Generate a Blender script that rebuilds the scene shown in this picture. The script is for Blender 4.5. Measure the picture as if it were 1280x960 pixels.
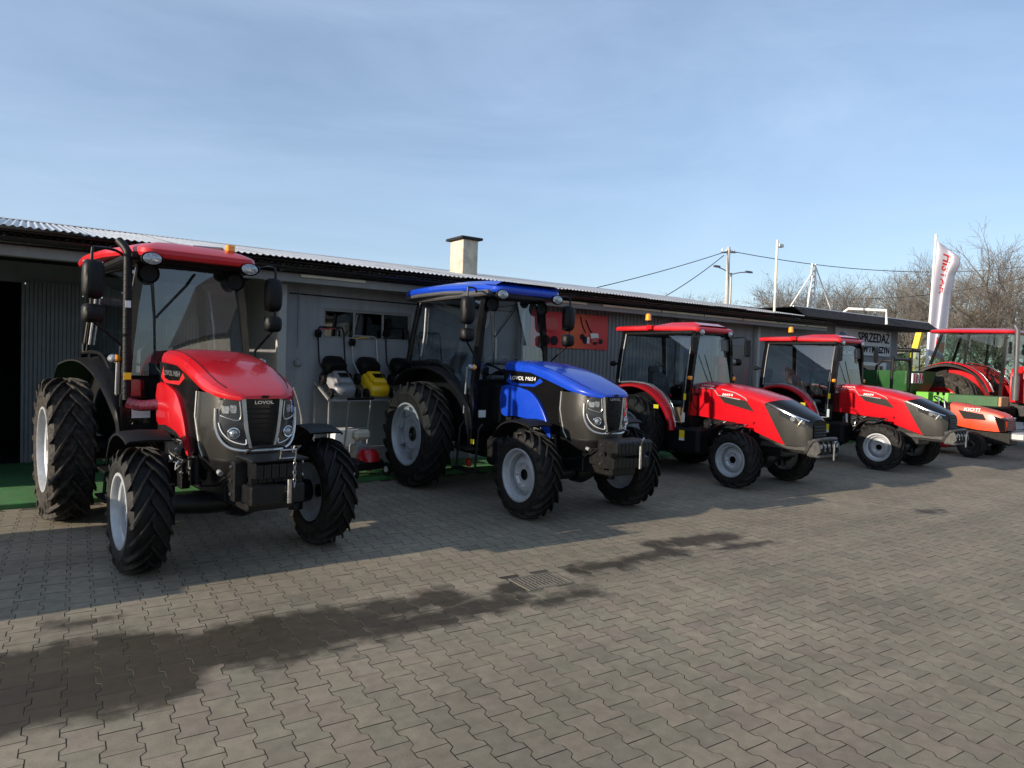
import bpy, bmesh, math, random
import numpy as np
from mathutils import Vector, Matrix, Quaternion

for o in list(bpy.data.objects): bpy.data.objects.remove(o, do_unlink=True)
SC = bpy.context.scene
COL = SC.collection
PI = math.pi
R = math.radians
random.seed(7)

# ---------------------------------------------------------------- camera, sky, sun, exposure
CAM_H = 1.72
cam_d = bpy.data.cameras.new('camera'); cam = bpy.data.objects.new('camera', cam_d); COL.objects.link(cam)
cr = Vector((0.81589, -0.57730, 0.03222)); cd = Vector((0.00721, -0.04556, -0.99894)); cf = Vector((0.57816, 0.81526, -0.03301))
mw = Matrix.Identity(4)
for i in range(3):
    mw[i][0] = cr[i]; mw[i][1] = -cd[i]; mw[i][2] = -cf[i]
mw[2][3] = CAM_H
cam.matrix_world = mw
cam_d.sensor_width = 36; cam_d.lens = 859.0 / 1280 * 36
cam_d.clip_start = 0.05; cam_d.clip_end = 3000
SC.camera = cam
SC.render.resolution_x = 1024; SC.render.resolution_y = 768

SUN_EL, SUN_AZ = 15.8, 3.2            # degrees: height, and how far behind the facade line
to_sun = Vector((-math.cos(R(SUN_EL)) * math.cos(R(SUN_AZ)), math.cos(R(SUN_EL)) * math.sin(R(SUN_AZ)), math.sin(R(SUN_EL))))
world = bpy.data.worlds.new('World'); SC.world = world; world.use_nodes = True
wn = world.node_tree.nodes; wl = world.node_tree.links
sky = wn.new('ShaderNodeTexSky'); sky.sky_type = 'NISHITA'; sky.sun_disc = False
sky.sun_elevation = R(SUN_EL); sky.sun_rotation = R(-(90 - SUN_AZ))
sky.air_density = 1.0; sky.dust_density = 0.8; sky.ozone_density = 2.2; sky.altitude = 100
bg = wn['Background']; bg.inputs['Strength'].default_value = 0.118
# thin high haze streaks, the same over the whole sky
wt = wn.new('ShaderNodeTexCoord'); wmp = wn.new('ShaderNodeMapping'); wmp.inputs['Scale'].default_value = (1.0, 1.6, 5.0); wmp.inputs['Rotation'].default_value = (0.15, 0.3, 0.5)
wz = wn.new('ShaderNodeTexNoise'); wz.inputs['Scale'].default_value = 1.3; wz.inputs['Detail'].default_value = 9; wz.inputs['Roughness'].default_value = 0.6; wz.inputs['Distortion'].default_value = 0.6
wr = wn.new('ShaderNodeMapRange'); wr.inputs[1].default_value = 0.38; wr.inputs[2].default_value = 0.75; wr.inputs[3].default_value = 0.24; wr.inputs[4].default_value = 0.52
wx = wn.new('ShaderNodeMix'); wx.data_type = 'RGBA'; wx.inputs[7].default_value = (4.2, 5.3, 7.2, 1)
wl.new(wt.outputs['Generated'], wmp.inputs[0]); wl.new(wmp.outputs[0], wz.inputs['Vector']); wl.new(wz.outputs[0], wr.inputs[0]); wl.new(wr.outputs[0], wx.inputs[0])
wl.new(sky.outputs[0], wx.inputs[6]); wl.new(wx.outputs[2], bg.inputs['Color'])
sun_d = bpy.data.lights.new('sun', 'SUN'); sun_d.energy = 5.0; sun_d.angle = R(0.53); sun_d.color = (1.0, 0.875, 0.72)
sun = bpy.data.objects.new('sun', sun_d); COL.objects.link(sun)
sun.rotation_euler = to_sun.to_track_quat('Z', 'Y').to_euler(); sun.location = to_sun * 60
SC.view_settings.view_transform = 'Standard'; SC.view_settings.look = 'None'
SC.view_settings.exposure = 0.47; SC.view_settings.gamma = 1.0; SC.view_settings.use_curve_mapping = False

# ---------------------------------------------------------------- materials
MATS = {}
def mat(name, col, rough=0.5, metal=0.0, coat=0.0, var=0.0, vscale=6.0, bump=0.0, bscale=60.0, spec=0.5, dust=0.0, trans=None, emit=None, ior=1.5):
    m = bpy.data.materials.new(name); m.use_nodes = True
    nt = m.node_tree; N = nt.nodes; L = nt.links
    b = N['Principled BSDF']
    b.inputs['Base Color'].default_value = (*col, 1); b.inputs['Roughness'].default_value = rough
    b.inputs['Metallic'].default_value = metal; b.inputs['Specular IOR Level'].default_value = spec
    b.inputs['Coat Weight'].default_value = coat; b.inputs['Coat Roughness'].default_value = 0.06
    tc = N.new('ShaderNodeTexCoord')
    if var or dust:
        nz = N.new('ShaderNodeTexNoise'); nz.inputs['Scale'].default_value = vscale; nz.inputs['Detail'].default_value = 6; nz.inputs['Roughness'].default_value = 0.65
        L.new(tc.outputs['Object'], nz.inputs['Vector'])
        mr = N.new('ShaderNodeMapRange'); mr.inputs[1].default_value = 0.3; mr.inputs[2].default_value = 0.7
        mr.inputs[3].default_value = 1 - var; mr.inputs[4].default_value = 1 + var
        L.new(nz.outputs[0], mr.inputs[0])
        mx = N.new('ShaderNodeMix'); mx.data_type = 'RGBA'; mx.blend_type = 'MULTIPLY'; mx.inputs[0].default_value = 1
        mx.inputs[6].default_value = (*col, 1); L.new(mr.outputs[0], mx.inputs[7])
        out = mx.outputs[2]
        if dust:
            dz = N.new('ShaderNodeTexNoise'); dz.inputs['Scale'].default_value = vscale * 2.3; dz.inputs['Detail'].default_value = 8
            L.new(tc.outputs['Object'], dz.inputs['Vector'])
            dr = N.new('ShaderNodeMapRange'); dr.inputs[1].default_value = 0.42; dr.inputs[2].default_value = 0.75; dr.inputs[3].default_value = 0; dr.inputs[4].default_value = dust
            L.new(dz.outputs[0], dr.inputs[0])
            dm = N.new('ShaderNodeMix'); dm.data_type = 'RGBA'; L.new(dr.outputs[0], dm.inputs[0]); L.new(out, dm.inputs[6]); dm.inputs[7].default_value = (0.17, 0.14, 0.11, 1)
            out = dm.outputs[2]
        L.new(out, b.inputs['Base Color'])
        rr = N.new('ShaderNodeMapRange'); rr.inputs[3].default_value = max(0.02, rough - 0.12 * (var > 0)); rr.inputs[4].default_value = min(1, rough + 0.1)
        L.new(nz.outputs[0], rr.inputs[0]); L.new(rr.outputs[0], b.inputs['Roughness'])
    if bump:
        bz = N.new('ShaderNodeTexNoise'); bz.inputs['Scale'].default_value = bscale; bz.inputs['Detail'].default_value = 5
        L.new(tc.outputs['Object'], bz.inputs['Vector'])
        bp = N.new('ShaderNodeBump'); bp.inputs['Strength'].default_value = bump; bp.inputs['Distance'].default_value = 0.01
        L.new(bz.outputs[0], bp.inputs['Height']); L.new(bp.outputs[0], b.inputs['Normal'])
    if emit: b.inputs['Emission Color'].default_value = (*emit, 1); b.inputs['Emission Strength'].default_value = 1
    MATS[name] = m
    return m

def glass(name, tint, refl=1.45, rough=0.0):
    m = bpy.data.materials.new(name); m.use_nodes = True; N = m.node_tree.nodes; L = m.node_tree.links
    N.remove(N['Principled BSDF'])
    t = N.new('ShaderNodeBsdfTransparent'); t.inputs[0].default_value = (*tint, 1)
    g = N.new('ShaderNodeBsdfGlossy'); g.inputs['Roughness'].default_value = rough; g.inputs[0].default_value = (0.95, 0.97, 1, 1)
    # Schlick reflectance from the angle to the pane, the same from either side; both faces reflect
    ge = N.new('ShaderNodeNewGeometry'); dt = N.new('ShaderNodeVectorMath'); dt.operation = 'DOT_PRODUCT'; L.new(ge.outputs['Incoming'], dt.inputs[0]); L.new(ge.outputs['Normal'], dt.inputs[1])
    def mt(op, a, b=None):
        n = N.new('ShaderNodeMath'); n.operation = op; n.use_clamp = op in ('SUBTRACT', 'MULTIPLY_ADD')
        L.new(a, n.inputs[0]) if not isinstance(a, float) else setattr(n.inputs[0], 'default_value', a)
        if b is not None: L.new(b, n.inputs[1]) if not isinstance(b, float) else setattr(n.inputs[1], 'default_value', b)
        return n
    om = mt('SUBTRACT', 1.0, mt('ABSOLUTE', dt.outputs['Value']).outputs[0]); pw = mt('POWER', om.outputs[0], 5.0)
    r0 = ((refl-1)/(refl+1))**2*2.0
    ma = mt('MULTIPLY_ADD', pw.outputs[0], 1-r0); ma.inputs[2].default_value = r0
    mx = N.new('ShaderNodeMixShader')
    L.new(ma.outputs[0], mx.inputs[0]); L.new(t.outputs[0], mx.inputs[1]); L.new(g.outputs[0], mx.inputs[2])
    L.new(mx.outputs[0], N['Material Output'].inputs[0])
    MATS[name] = m
    return m

mat('red_paint', (0.44, 0.004, 0.010), 0.30, coat=0.5, spec=0.3, var=0.07, vscale=3, dust=0.02)
mat('light_red_paint', (0.50, 0.012, 0.018), 0.38, coat=0.3, spec=0.3, var=0.08, vscale=3, dust=0.08)
mat('blue_paint', (0.006, 0.045, 0.40), 0.28, coat=0.5, spec=0.3, var=0.07, vscale=3, dust=0.025)
mat('orange_paint', (0.58, 0.045, 0.006), 0.38, coat=0.3, var=0.05)
mat('green_paint', (0.018, 0.085, 0.022), 0.45, coat=0.2, var=0.12)
mat('bright_green_paint', (0.13, 0.42, 0.04), 0.45, coat=0.2, var=0.12)
mat('yellow_paint', (0.75, 0.46, 0.01), 0.4, coat=0.3, var=0.06)
mat('black_plastic', (0.006, 0.006, 0.0065), 0.5, var=0.25, vscale=14, bump=0.08, bscale=250, spec=0.22)
mat('black_gloss', (0.005, 0.005, 0.0055), 0.2, coat=0.15, var=0.1, spec=0.3)
mat('black_metal', (0.007, 0.007, 0.0075), 0.42, var=0.3, vscale=18, dust=0.06, spec=0.25)
mat('cast_iron', (0.008, 0.008, 0.0085), 0.34, var=0.4, vscale=20, bump=0.35, bscale=120, spec=0.3)
mat('rubber', (0.010, 0.0095, 0.009), 0.66, var=0.35, vscale=9, bump=0.3, bscale=90, dust=0.06, spec=0.25)
mat('dusty_rubber', (0.020, 0.0185, 0.016), 0.75, var=0.3, vscale=9, bump=0.3, bscale=90, dust=0.35, spec=0.2)
mat('rim_silver', (0.43, 0.45, 0.47), 0.42, metal=0.3, var=0.1, vscale=10, dust=0.18)
mat('rim_black', (0.02, 0.02, 0.02), 0.35, var=0.2)
mat('steel', (0.5, 0.5, 0.5), 0.3, metal=1.0, var=0.15, vscale=30)
mat('dull_steel', (0.36, 0.36, 0.36), 0.5, metal=0.6, var=0.2, vscale=20)
mat('satin_silver', (0.52, 0.52, 0.51), 0.3, metal=0.8, var=0.1)
mat('chrome', (0.72, 0.73, 0.75), 0.12, metal=1.0)
mat('white_paint', (0.78, 0.77, 0.74), 0.5, var=0.08, vscale=8)
mat('white_plastic', (0.72, 0.72, 0.70), 0.4, var=0.05)
mat('cream_paint', (0.66, 0.60, 0.47), 0.6, var=0.12, vscale=5, dust=0.15)
mat('amber', (0.85, 0.30, 0.01), 0.15, coat=0.6)
mat('clear_lens', (0.30, 0.32, 0.34), 0.1, coat=1.0, metal=0.4, var=0.6, vscale=45)
mat('lamp_dark', (0.03, 0.032, 0.036), 0.1, coat=1.0)
mat('red_lens', (0.45, 0.01, 0.01), 0.15, coat=0.6)
mat('yellow_sticker', (0.85, 0.62, 0.02), 0.5)
mat('white_sticker', (0.75, 0.75, 0.73), 0.5, var=0.05)
mat('maroon_wrap', (0.13, 0.02, 0.035), 0.22, coat=0.6, var=0.5, vscale=30, bump=0.8, bscale=40)
mat('grey_plastic', (0.22, 0.22, 0.23), 0.45, var=0.1)
mat('dark_grey_plastic', (0.075, 0.075, 0.08), 0.4, coat=0.2, var=0.1)
mat('cardboard', (0.42, 0.22, 0.11), 0.8, var=0.12)
mat('seat_fabric', (0.02, 0.02, 0.022), 0.6, var=0.2)
mat('mirror_glass', (0.8, 0.82, 0.84), 0.03, metal=1.0)
glass('cab_glass', (0.70, 0.77, 0.80), 1.62)
glass('green_glass', (0.60, 0.74, 0.68))
glass('window_glass', (0.10, 0.11, 0.12), 1.4)
glass('clear_wrap', (0.80, 0.82, 0.84), 1.6, 0.12)
mat('matt_black', (0.012,0.012,0.013), 0.8, spec=0.2)

# carbon-look nose panel: fine hexagonal weave in the plastic
m = mat('carbon_panel', (0.07, 0.068, 0.062), 0.3, coat=0.35)
N = m.node_tree.nodes; L = m.node_tree.links
vo = N.new('ShaderNodeTexVoronoi'); vo.inputs['Scale'].default_value = 120; vo.feature = 'DISTANCE_TO_EDGE'; vo.inputs['Randomness'].default_value = 0.9
tc = N.new('ShaderNodeTexCoord'); L.new(tc.outputs['Object'], vo.inputs['Vector'])
cr_ = N.new('ShaderNodeMapRange'); cr_.inputs[2].default_value = 0.12; L.new(vo.outputs[0], cr_.inputs[0])
mx = N.new('ShaderNodeMix'); mx.data_type = 'RGBA'; mx.inputs[6].default_value = (0.015, 0.015, 0.015, 1); mx.inputs[7].default_value = (0.026, 0.025, 0.022, 1)
L.new(cr_.outputs[0], mx.inputs[0]); L.new(mx.outputs[2], N['Principled BSDF'].inputs['Base Color'])
bp = N.new('ShaderNodeBump'); bp.inputs['Strength'].default_value = 0.12; bp.inputs['Distance'].default_value = 0.002
L.new(cr_.outputs[0], bp.inputs['Height']); L.new(bp.outputs[0], N['Principled BSDF'].inputs['Normal'])

# ---------------------------------------------------------------- mesh builder
class MB:
    def __init__(s): s.v = []; s.f = []
    def add(s, v, f):
        n = len(s.v); s.v += [tuple(p) for p in v]; s.f += [tuple(i + n for i in q) for q in f]; return s
    def box(s, x0, x1, y0, y1, z0, z1, b=0.0):
        c = ((x0+x1)/2, (y0+y1)/2, (z0+z1)/2); h = (abs(x1-x0)/2, abs(y1-y0)/2, abs(z1-z0)/2)
        b = min(b, min(h) * 0.9)
        if b <= 0:
            vs = [(c[0]+sx*h[0], c[1]+sy*h[1], c[2]+sz*h[2]) for sx in (-1,1) for sy in (-1,1) for sz in (-1,1)]
            return s.add(vs, [(0,1,3,2),(4,6,7,5),(0,4,5,1),(2,3,7,6),(0,2,6,4),(1,5,7,3)])
        idx = {}; vs = []
        for sx in (-1,1):
            for sy in (-1,1):
                for sz in (-1,1):
                    for a in range(3):
                        sg = (sx,sy,sz)
                        idx[(sx,sy,sz,a)] = len(vs)
                        vs.append(tuple(c[k] + sg[k]*(h[k] if k == a else h[k]-b) for k in range(3)))
        fs = []
        for a in range(3):
            o1, o2 = [k for k in range(3) if k != a]
            for sg in (-1,1):
                q = []
                for p1, p2 in ((-1,-1),(1,-1),(1,1),(-1,1)):
                    t = [0,0,0]; t[a] = sg; t[o1] = p1; t[o2] = p2; q.append(idx[(*t, a)])
                fs.append(tuple(q))
            for p1 in (-1,1):          # edges along axis a
                for p2 in (-1,1):
                    t = [0,0,0]; t[o1] = p1; t[o2] = p2
                    t0 = list(t); t1 = list(t); t0[a] = -1; t1[a] = 1
                    fs.append((idx[(*t0,o1)], idx[(*t1,o1)], idx[(*t1,o2)], idx[(*t0,o2)]))
        for sx in (-1,1):
            for sy in (-1,1):
                for sz in (-1,1): fs.append(tuple(idx[(sx,sy,sz,a)] for a in range(3)))
        return s.add(vs, fs)
    def tube(s, pts, r, n=8, closed=False, cap=True):
        pts = [Vector(p) for p in pts]; m = len(pts)
        rs = r if isinstance(r, (list, tuple)) else [r]*m
        up = None; rings = []
        for i, p in enumerate(pts):
            if closed: t = pts[(i+1) % m] - pts[i-1]
            else: t = pts[min(i+1, m-1)] - pts[max(i-1, 0)]
            if t.length < 1e-9: t = Vector((0,0,1))
            t.normalize()
            if up is None:
                up = t.orthogonal().normalized()
            else:
                up = up - t * up.dot(t)
                up = up.normalized() if up.length > 1e-6 else t.orthogonal().normalized()
            w = t.cross(up)
            rings.append([p + (up*math.cos(2*PI*k/n) + w*math.sin(2*PI*k/n)) * rs[i] for k in range(n)])
        vs = [q for ring in rings for q in ring]; fs = []
        for i in range(m if closed else m-1):
            j = (i+1) % m
            for k in range(n): fs.append((i*n+k, i*n+(k+1)%n, j*n+(k+1)%n, j*n+k))
        if cap and not closed: fs += [tuple(range(n-1,-1,-1)), tuple((m-1)*n+k for k in range(n))]
        return s.add(vs, fs)
    def cyl(s, p0, p1, r0, r1=None, n=16):
        return s.tube([p0, p1], [r0, r0 if r1 is None else r1], n)
    def lathe(s, prof, c=(0,0,0), n=32, axis='x', closed=False):
        vs = []; fs = []; m = len(prof)
        for k in range(n):
            a = 2*PI*k/n; ca, sa = math.cos(a), math.sin(a)
            for (t, r) in prof:
                if axis == 'x': vs.append((c[0]+t, c[1]+r*ca, c[2]+r*sa))
                elif axis == 'y': vs.append((c[0]+r*ca, c[1]+t, c[2]+r*sa))
                else: vs.append((c[0]+r*ca, c[1]+r*sa, c[2]+t))
        for k in range(n):
            k2 = (k+1) % n
            for i in range(m if closed else m-1):
                j = (i+1) % m
                fs.append((k*m+i, k*m+j, k2*m+j, k2*m+i))
        return s.add(vs, fs)
    def loft(s, loops, closed=True, cap=True):
        n = len(loops[0]); vs = [p for l in loops for p in l]; fs = []
        for i in range(len(loops)-1):
            for k in range(n if closed else n-1):
                k2 = (k+1) % n; fs.append((i*n+k, i*n+k2, (i+1)*n+k2, (i+1)*n+k))
        if cap and closed: fs += [tuple(range(n-1,-1,-1)), tuple((len(loops)-1)*n+k for k in range(n))]
        return s.add(vs, fs)
    def prism(s, poly, a0, a1, axis='x', ins=0.0):
        def P(a, p):
            return (a, p[0], p[1]) if axis == 'x' else ((p[0], a, p[1]) if axis == 'y' else (p[0], p[1], a))
        return s.loft([[P(a0, p) for p in poly], [P(a1, p) for p in poly]])
    def grid(s, fn, nu, nv):
        vs = [fn(i/nu, j/nv) for i in range(nu+1) for j in range(nv+1)]
        fs = [(i*(nv+1)+j, i*(nv+1)+j+1, (i+1)*(nv+1)+j+1, (i+1)*(nv+1)+j) for i in range(nu) for j in range(nv)]
        return s.add(vs, fs)
    def shell(s, fn, nu, nv, th):          # grid given thickness th(x,y,z offset)
        t = Vector(th)
        a = [Vector(fn(i/nu, j/nv)) for i in range(nu+1) for j in range(nv+1)]
        n = len(a); vs = a + [p + t for p in a]
        q = [(i*(nv+1)+j, i*(nv+1)+j+1, (i+1)*(nv+1)+j+1, (i+1)*(nv+1)+j) for i in range(nu) for j in range(nv)]
        fs = q + [tuple(k+n for k in reversed(f)) for f in q]
        bd = [i*(nv+1) for i in range(nu+1)] + [nu*(nv+1)+j for j in range(1, nv+1)] + [i*(nv+1)+nv for i in range(nu-1,-1,-1)] + [j for j in range(nv-1,0,-1)]
        for k in range(len(bd)):
            k2 = (k+1) % len(bd); fs.append((bd[k], bd[k2], bd[k2]+n, bd[k]+n))
        return s.add(vs, fs)
    def xf(s, fn): s.v = [tuple(fn(Vector(p))) for p in s.v]; return s
    def mirrored(s): 
        o = MB(); o.v = [(-x,y,z) for x,y,z in s.v]; o.f = [tuple(reversed(f)) for f in s.f]; return o
    def mesh(s, name, material, ang=32):
        me = bpy.data.meshes.new(name); me.from_pydata(s.v, [], s.f)
        bm = bmesh.new(); bm.from_mesh(me); bmesh.ops.recalc_face_normals(bm, faces=bm.faces); bm.to_mesh(me); bm.free()
        me.materials.append(MATS[material] if isinstance(material, str) else material)
        if ang:
            me.polygons.foreach_set('use_smooth', [True]*len(me.polygons)); me.set_sharp_from_angle(angle=R(ang))
        me.update()
        return me
    def build(s, name, material, parent=None, loc=(0,0,0), ang=32):
        return obj(name, s.mesh(name, material, ang), parent, loc)

def obj(name, me, parent=None, loc=(0,0,0)):
    o = bpy.data.objects.new(name, me); COL.objects.link(o); o.location = loc
    if parent: o.parent = parent
    return o
def tag(o, label=None, cat=None, group=None, kind=None):
    if label: o['label'] = label
    if cat: o['category'] = cat
    if group: o['group'] = group
    if kind: o['kind'] = kind
    return o
def thing(name, label, cat, loc=(0,0,0), rz=0.0, group=None):
    o = bpy.data.objects.new(name, None); COL.objects.link(o); o.empty_display_size = 0.2
    o.location = loc; o.rotation_euler = (0,0,rz)
    return tag(o, label, cat, group)
KIDS = {}
def copy_tree(o, parent=None):
    c = o.copy(); COL.objects.link(c); c.parent = parent
    for ch in [x for x in bpy.data.objects if x.parent == o]: copy_tree(ch, c)
    return c
def both(name, fn, material, parent, ang=32):
    b = fn(); l = b.mirrored()
    return [b.build(name, material, parent, ang=ang), l.build(name, material, parent, ang=ang)]
def text_mesh(txt, size, ext, material, name='lettering', align='CENTER', shear=0.0, bold=0.0):
    cu = bpy.data.curves.new(name, 'FONT'); cu.body = txt; cu.size = size; cu.extrude = ext; cu.align_x = align; cu.align_y = 'CENTER'; cu.shear = shear; cu.offset = bold
    cu.resolution_u = 3
    o = bpy.data.objects.new(name, cu); COL.objects.link(o)
    dg = bpy.context.evaluated_depsgraph_get()
    me = bpy.data.meshes.new_from_object(o.evaluated_get(dg)); me.name = name
    bpy.data.objects.remove(o, do_unlink=True)
    me.materials.clear(); me.materials.append(MATS[material])
    return me
def lerp(a, b, t): return a + (b-a)*t
def interp(tab, x):                     # piecewise-linear table lookup
    if x <= tab[0][0]: return tab[0][1]
    for (a, va), (b, vb) in zip(tab, tab[1:]):
        if x <= b: return va + (vb-va)*(x-a)/(b-a)
    return tab[-1][1]
def smooth(pts, n=5, closed=False):     # Catmull-Rom
    pts = [Vector(p) for p in pts]; out = []; m = len(pts)
    for i in range(m if closed else m-1):
        g = (lambda k: pts[k % m]) if closed else (lambda k: pts[max(0, min(m-1, k))])
        p0, p1, p2, p3 = g(i-1), g(i), g(i+1), g(i+2)
        for k in range(n):
            t = k/n
            out.append(0.5*((2*p1) + (p2-p0)*t + (2*p0-5*p1+4*p2-p3)*t*t + (3*p1-p0-3*p2+p3)*t**3))
    if not closed: out.append(pts[-1])
    return out
# ================================================================= GROUND
def ground_nodes(m, base, wet_only=False):
    """world-space wet patches with their own outlines (capsules broken up by noise)"""
    N = m.node_tree.nodes; L = m.node_tree.links
    geo = N.new('ShaderNodeNewGeometry')
    sx = N.new('ShaderNodeVectorMath'); sx.operation = 'MULTIPLY'; sx.inputs[1].default_value = (1,1,0); L.new(geo.outputs['Position'], sx.inputs[0])
    nz = N.new('ShaderNodeTexNoise'); nz.inputs['Scale'].default_value = 2.6; nz.inputs['Detail'].default_value = 7; nz.inputs['Roughness'].default_value = 0.62; L.new(sx.outputs[0], nz.inputs['Vector'])
    caps = [((-0.9,4.25),(0.45,4.15),0.48),((0.5,4.2),(1.5,4.15),0.30),((1.4,4.12),(2.45,4.28),0.15),((1.4,3.95),(2.9,3.93),0.10),((2.4,3.85),(3.5,3.8),0.05),
            ((3.8,4.26),(5.0,4.28),0.08),((5.0,4.5),(5.9,4.4),0.11),((5.2,4.15),(6.1,4.05),0.02),((3.0,4.18),(3.12,4.18),0.06),((9.1,3.95),(9.6,3.95),0.02),((0.2,5.0),(0.42,5.02),0.02)]
    cur = None
    def mth(op, a=None, b=None, clamp=False):
        n = N.new('ShaderNodeMath'); n.operation = op; n.use_clamp = clamp
        for i, q in enumerate((a, b)):
            if q is None: continue
            if isinstance(q, (int, float)): n.inputs[i].default_value = q
            else: L.new(q, n.inputs[i])
        return n.outputs[0]
    def vm(op, a, b=None, scale=None):
        n = N.new('ShaderNodeVectorMath'); n.operation = op
        for i, q in enumerate((a, b)):
            if q is None: continue
            if isinstance(q, tuple): n.inputs[i].default_value = q
            else: L.new(q, n.inputs[i])
        if scale is not None: L.new(scale, n.inputs['Scale'])
        return n
    for (a, b, r) in caps:
        ba = (b[0]-a[0], b[1]-a[1], 0); bb = ba[0]**2 + ba[1]**2
        pa = vm('SUBTRACT', sx.outputs[0], (a[0], a[1], 0)).outputs[0]
        h = mth('MULTIPLY', vm('DOT_PRODUCT', pa, ba).outputs['Value'], 1/bb, True)
        sc = N.new('ShaderNodeVectorMath'); sc.operation = 'SCALE'; sc.inputs[0].default_value = ba; L.new(h, sc.inputs['Scale'])
        d = vm('LENGTH', vm('SUBTRACT', pa, sc.outputs[0]).outputs[0]).outputs['Value']
        d = mth('SUBTRACT', d, r)
        cur = d if cur is None else mth('MINIMUM', cur, d)
    d = mth('ADD', cur, mth('MULTIPLY', mth('SUBTRACT', nz.outputs[0], 0.5), 0.62))
    mr = N.new('ShaderNodeMapRange'); mr.interpolation_type = 'SMOOTHSTEP'
    mr.inputs[1].default_value = 0.13; mr.inputs[2].default_value = -0.06; mr.inputs[3].default_value = 0; mr.inputs[4].default_value = 1; L.new(d, mr.inputs[0])
    return mr.outputs[0], geo, sx.outputs[0], mth, mr, d

def paver_material():
    m = bpy.data.materials.new('concrete_paver'); m.use_nodes = True; MATS['paver'] = m
    N = m.node_tree.nodes; L = m.node_tree.links; b = N['Principled BSDF']
    wet, geo, pos, mth, wmr, wd = ground_nodes(m, None)
    at = N.new('ShaderNodeAttribute'); at.attribute_name = 'tint'; oi = N.new('ShaderNodeObjectInfo')
    fr = mth('FRACT', mth('ADD', at.outputs['Fac'], oi.outputs['Random']))
    L.new(mth('ADD', wd, mth('MULTIPLY', mth('SUBTRACT', fr, 0.5), 0.09)), wmr.inputs[0])   # single stones dry before others
    cr = N.new('ShaderNodeValToRGB'); e = cr.color_ramp.elements
    e[0].position = 0; e[0].color = (0.211, 0.183, 0.134, 1); e[1].position = 1; e[1].color = (0.282, 0.241, 0.176, 1)
    for p, c in ((0.3,(0.263, 0.222, 0.161, 1)),(0.55,(0.233, 0.207, 0.147, 1)),(0.8,(0.272, 0.226, 0.165, 1)),(0.93,(0.229, 0.189, 0.142, 1))):
        q = e.new(p); q.color = c
    L.new(fr, cr.inputs[0])
    big = N.new('ShaderNodeTexNoise'); big.inputs['Scale'].default_value = 0.55; big.inputs['Detail'].default_value = 5; L.new(pos, big.inputs['Vector'])
    bm = N.new('ShaderNodeMapRange'); bm.inputs[1].default_value = 0.3; bm.inputs[2].default_value = 0.7; bm.inputs[3].default_value = 0.82; bm.inputs[4].default_value = 1.1; L.new(big.outputs[0], bm.inputs[0])
    fine = N.new('ShaderNodeTexNoise'); fine.inputs['Scale'].default_value = 210; fine.inputs['Detail'].default_value = 3; L.new(geo.outputs['Position'], fine.inputs['Vector'])
    fm = N.new('ShaderNodeMapRange'); fm.inputs[1].default_value = 0.25; fm.inputs[2].default_value = 0.75; fm.inputs[3].default_value = 0.72; fm.inputs[4].default_value = 1.28; L.new(fine.outputs[0], fm.inputs[0])
    mid = N.new('ShaderNodeTexNoise'); mid.inputs['Scale'].default_value = 14; mid.inputs['Detail'].default_value = 6; L.new(geo.outputs['Position'], mid.inputs['Vector'])
    mm = N.new('ShaderNodeMapRange'); mm.inputs[1].default_value = 0.3; mm.inputs[2].default_value = 0.72; mm.inputs[3].default_value = 0.84; mm.inputs[4].default_value = 1.12; L.new(mid.outputs[0], mm.inputs[0])
    tmap = N.new('ShaderNodeMapping'); tmap.inputs['Rotation'].default_value = (0,0,0.35); tmap.inputs['Scale'].default_value = (0.12, 2.1, 1); L.new(pos, tmap.inputs[0])
    tn = N.new('ShaderNodeTexNoise'); tn.inputs['Scale'].default_value = 1.0; tn.inputs['Detail'].default_value = 6; L.new(tmap.outputs[0], tn.inputs['Vector'])
    tm_ = N.new('ShaderNodeMapRange'); tm_.inputs[1].default_value = 0.35; tm_.inputs[2].default_value = 0.65; tm_.inputs[3].default_value = 0.86; tm_.inputs[4].default_value = 1.07; L.new(tn.outputs[0], tm_.inputs[0])
    v = mth('MULTIPLY', mth('MULTIPLY', mth('MULTIPLY', bm.outputs[0], fm.outputs[0]), mm.outputs[0]), tm_.outputs[0])
    mx = N.new('ShaderNodeMix'); mx.data_type = 'RGBA'; mx.blend_type = 'MULTIPLY'; mx.inputs[0].default_value = 1; L.new(cr.outputs[0], mx.inputs[6]); L.new(v, mx.inputs[7])
    # small round oil and gum spots
    vo = N.new('ShaderNodeTexVoronoi'); vo.inputs['Scale'].default_value = 1.7; L.new(pos, vo.inputs['Vector'])
    sp = N.new('ShaderNodeMapRange'); sp.inputs[1].default_value = 0.035; sp.inputs[2].default_value = 0.05; sp.inputs[3].default_value = 0.45; sp.inputs[4].default_value = 0.0; L.new(vo.outputs['Distance'], sp.inputs[0])
    m2 = N.new('ShaderNodeMix'); m2.data_type = 'RGBA'; L.new(sp.outputs[0], m2.inputs[0]); L.new(mx.outputs[2], m2.inputs[6]); m2.inputs[7].default_value = (0.06,0.055,0.05,1)
    m3 = N.new('ShaderNodeMix'); m3.data_type = 'RGBA'; L.new(wet, m3.inputs[0]); L.new(m2.outputs[2], m3.inputs[6])
    dk = N.new('ShaderNodeMix'); dk.data_type = 'RGBA'; dk.blend_type = 'MULTIPLY'; dk.inputs[0].default_value = 1; L.new(m2.outputs[2], dk.inputs[6]); dk.inputs[7].default_value = (0.235,0.22,0.20,1)
    L.new(dk.outputs[2], m3.inputs[7]); L.new(m3.outputs[2], b.inputs['Base Color'])
    rr = N.new('ShaderNodeMapRange'); rr.inputs[3].default_value = 0.9; rr.inputs[4].default_value = 0.52; L.new(wet, rr.inputs[0]); L.new(rr.outputs[0], b.inputs['Roughness'])
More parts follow.
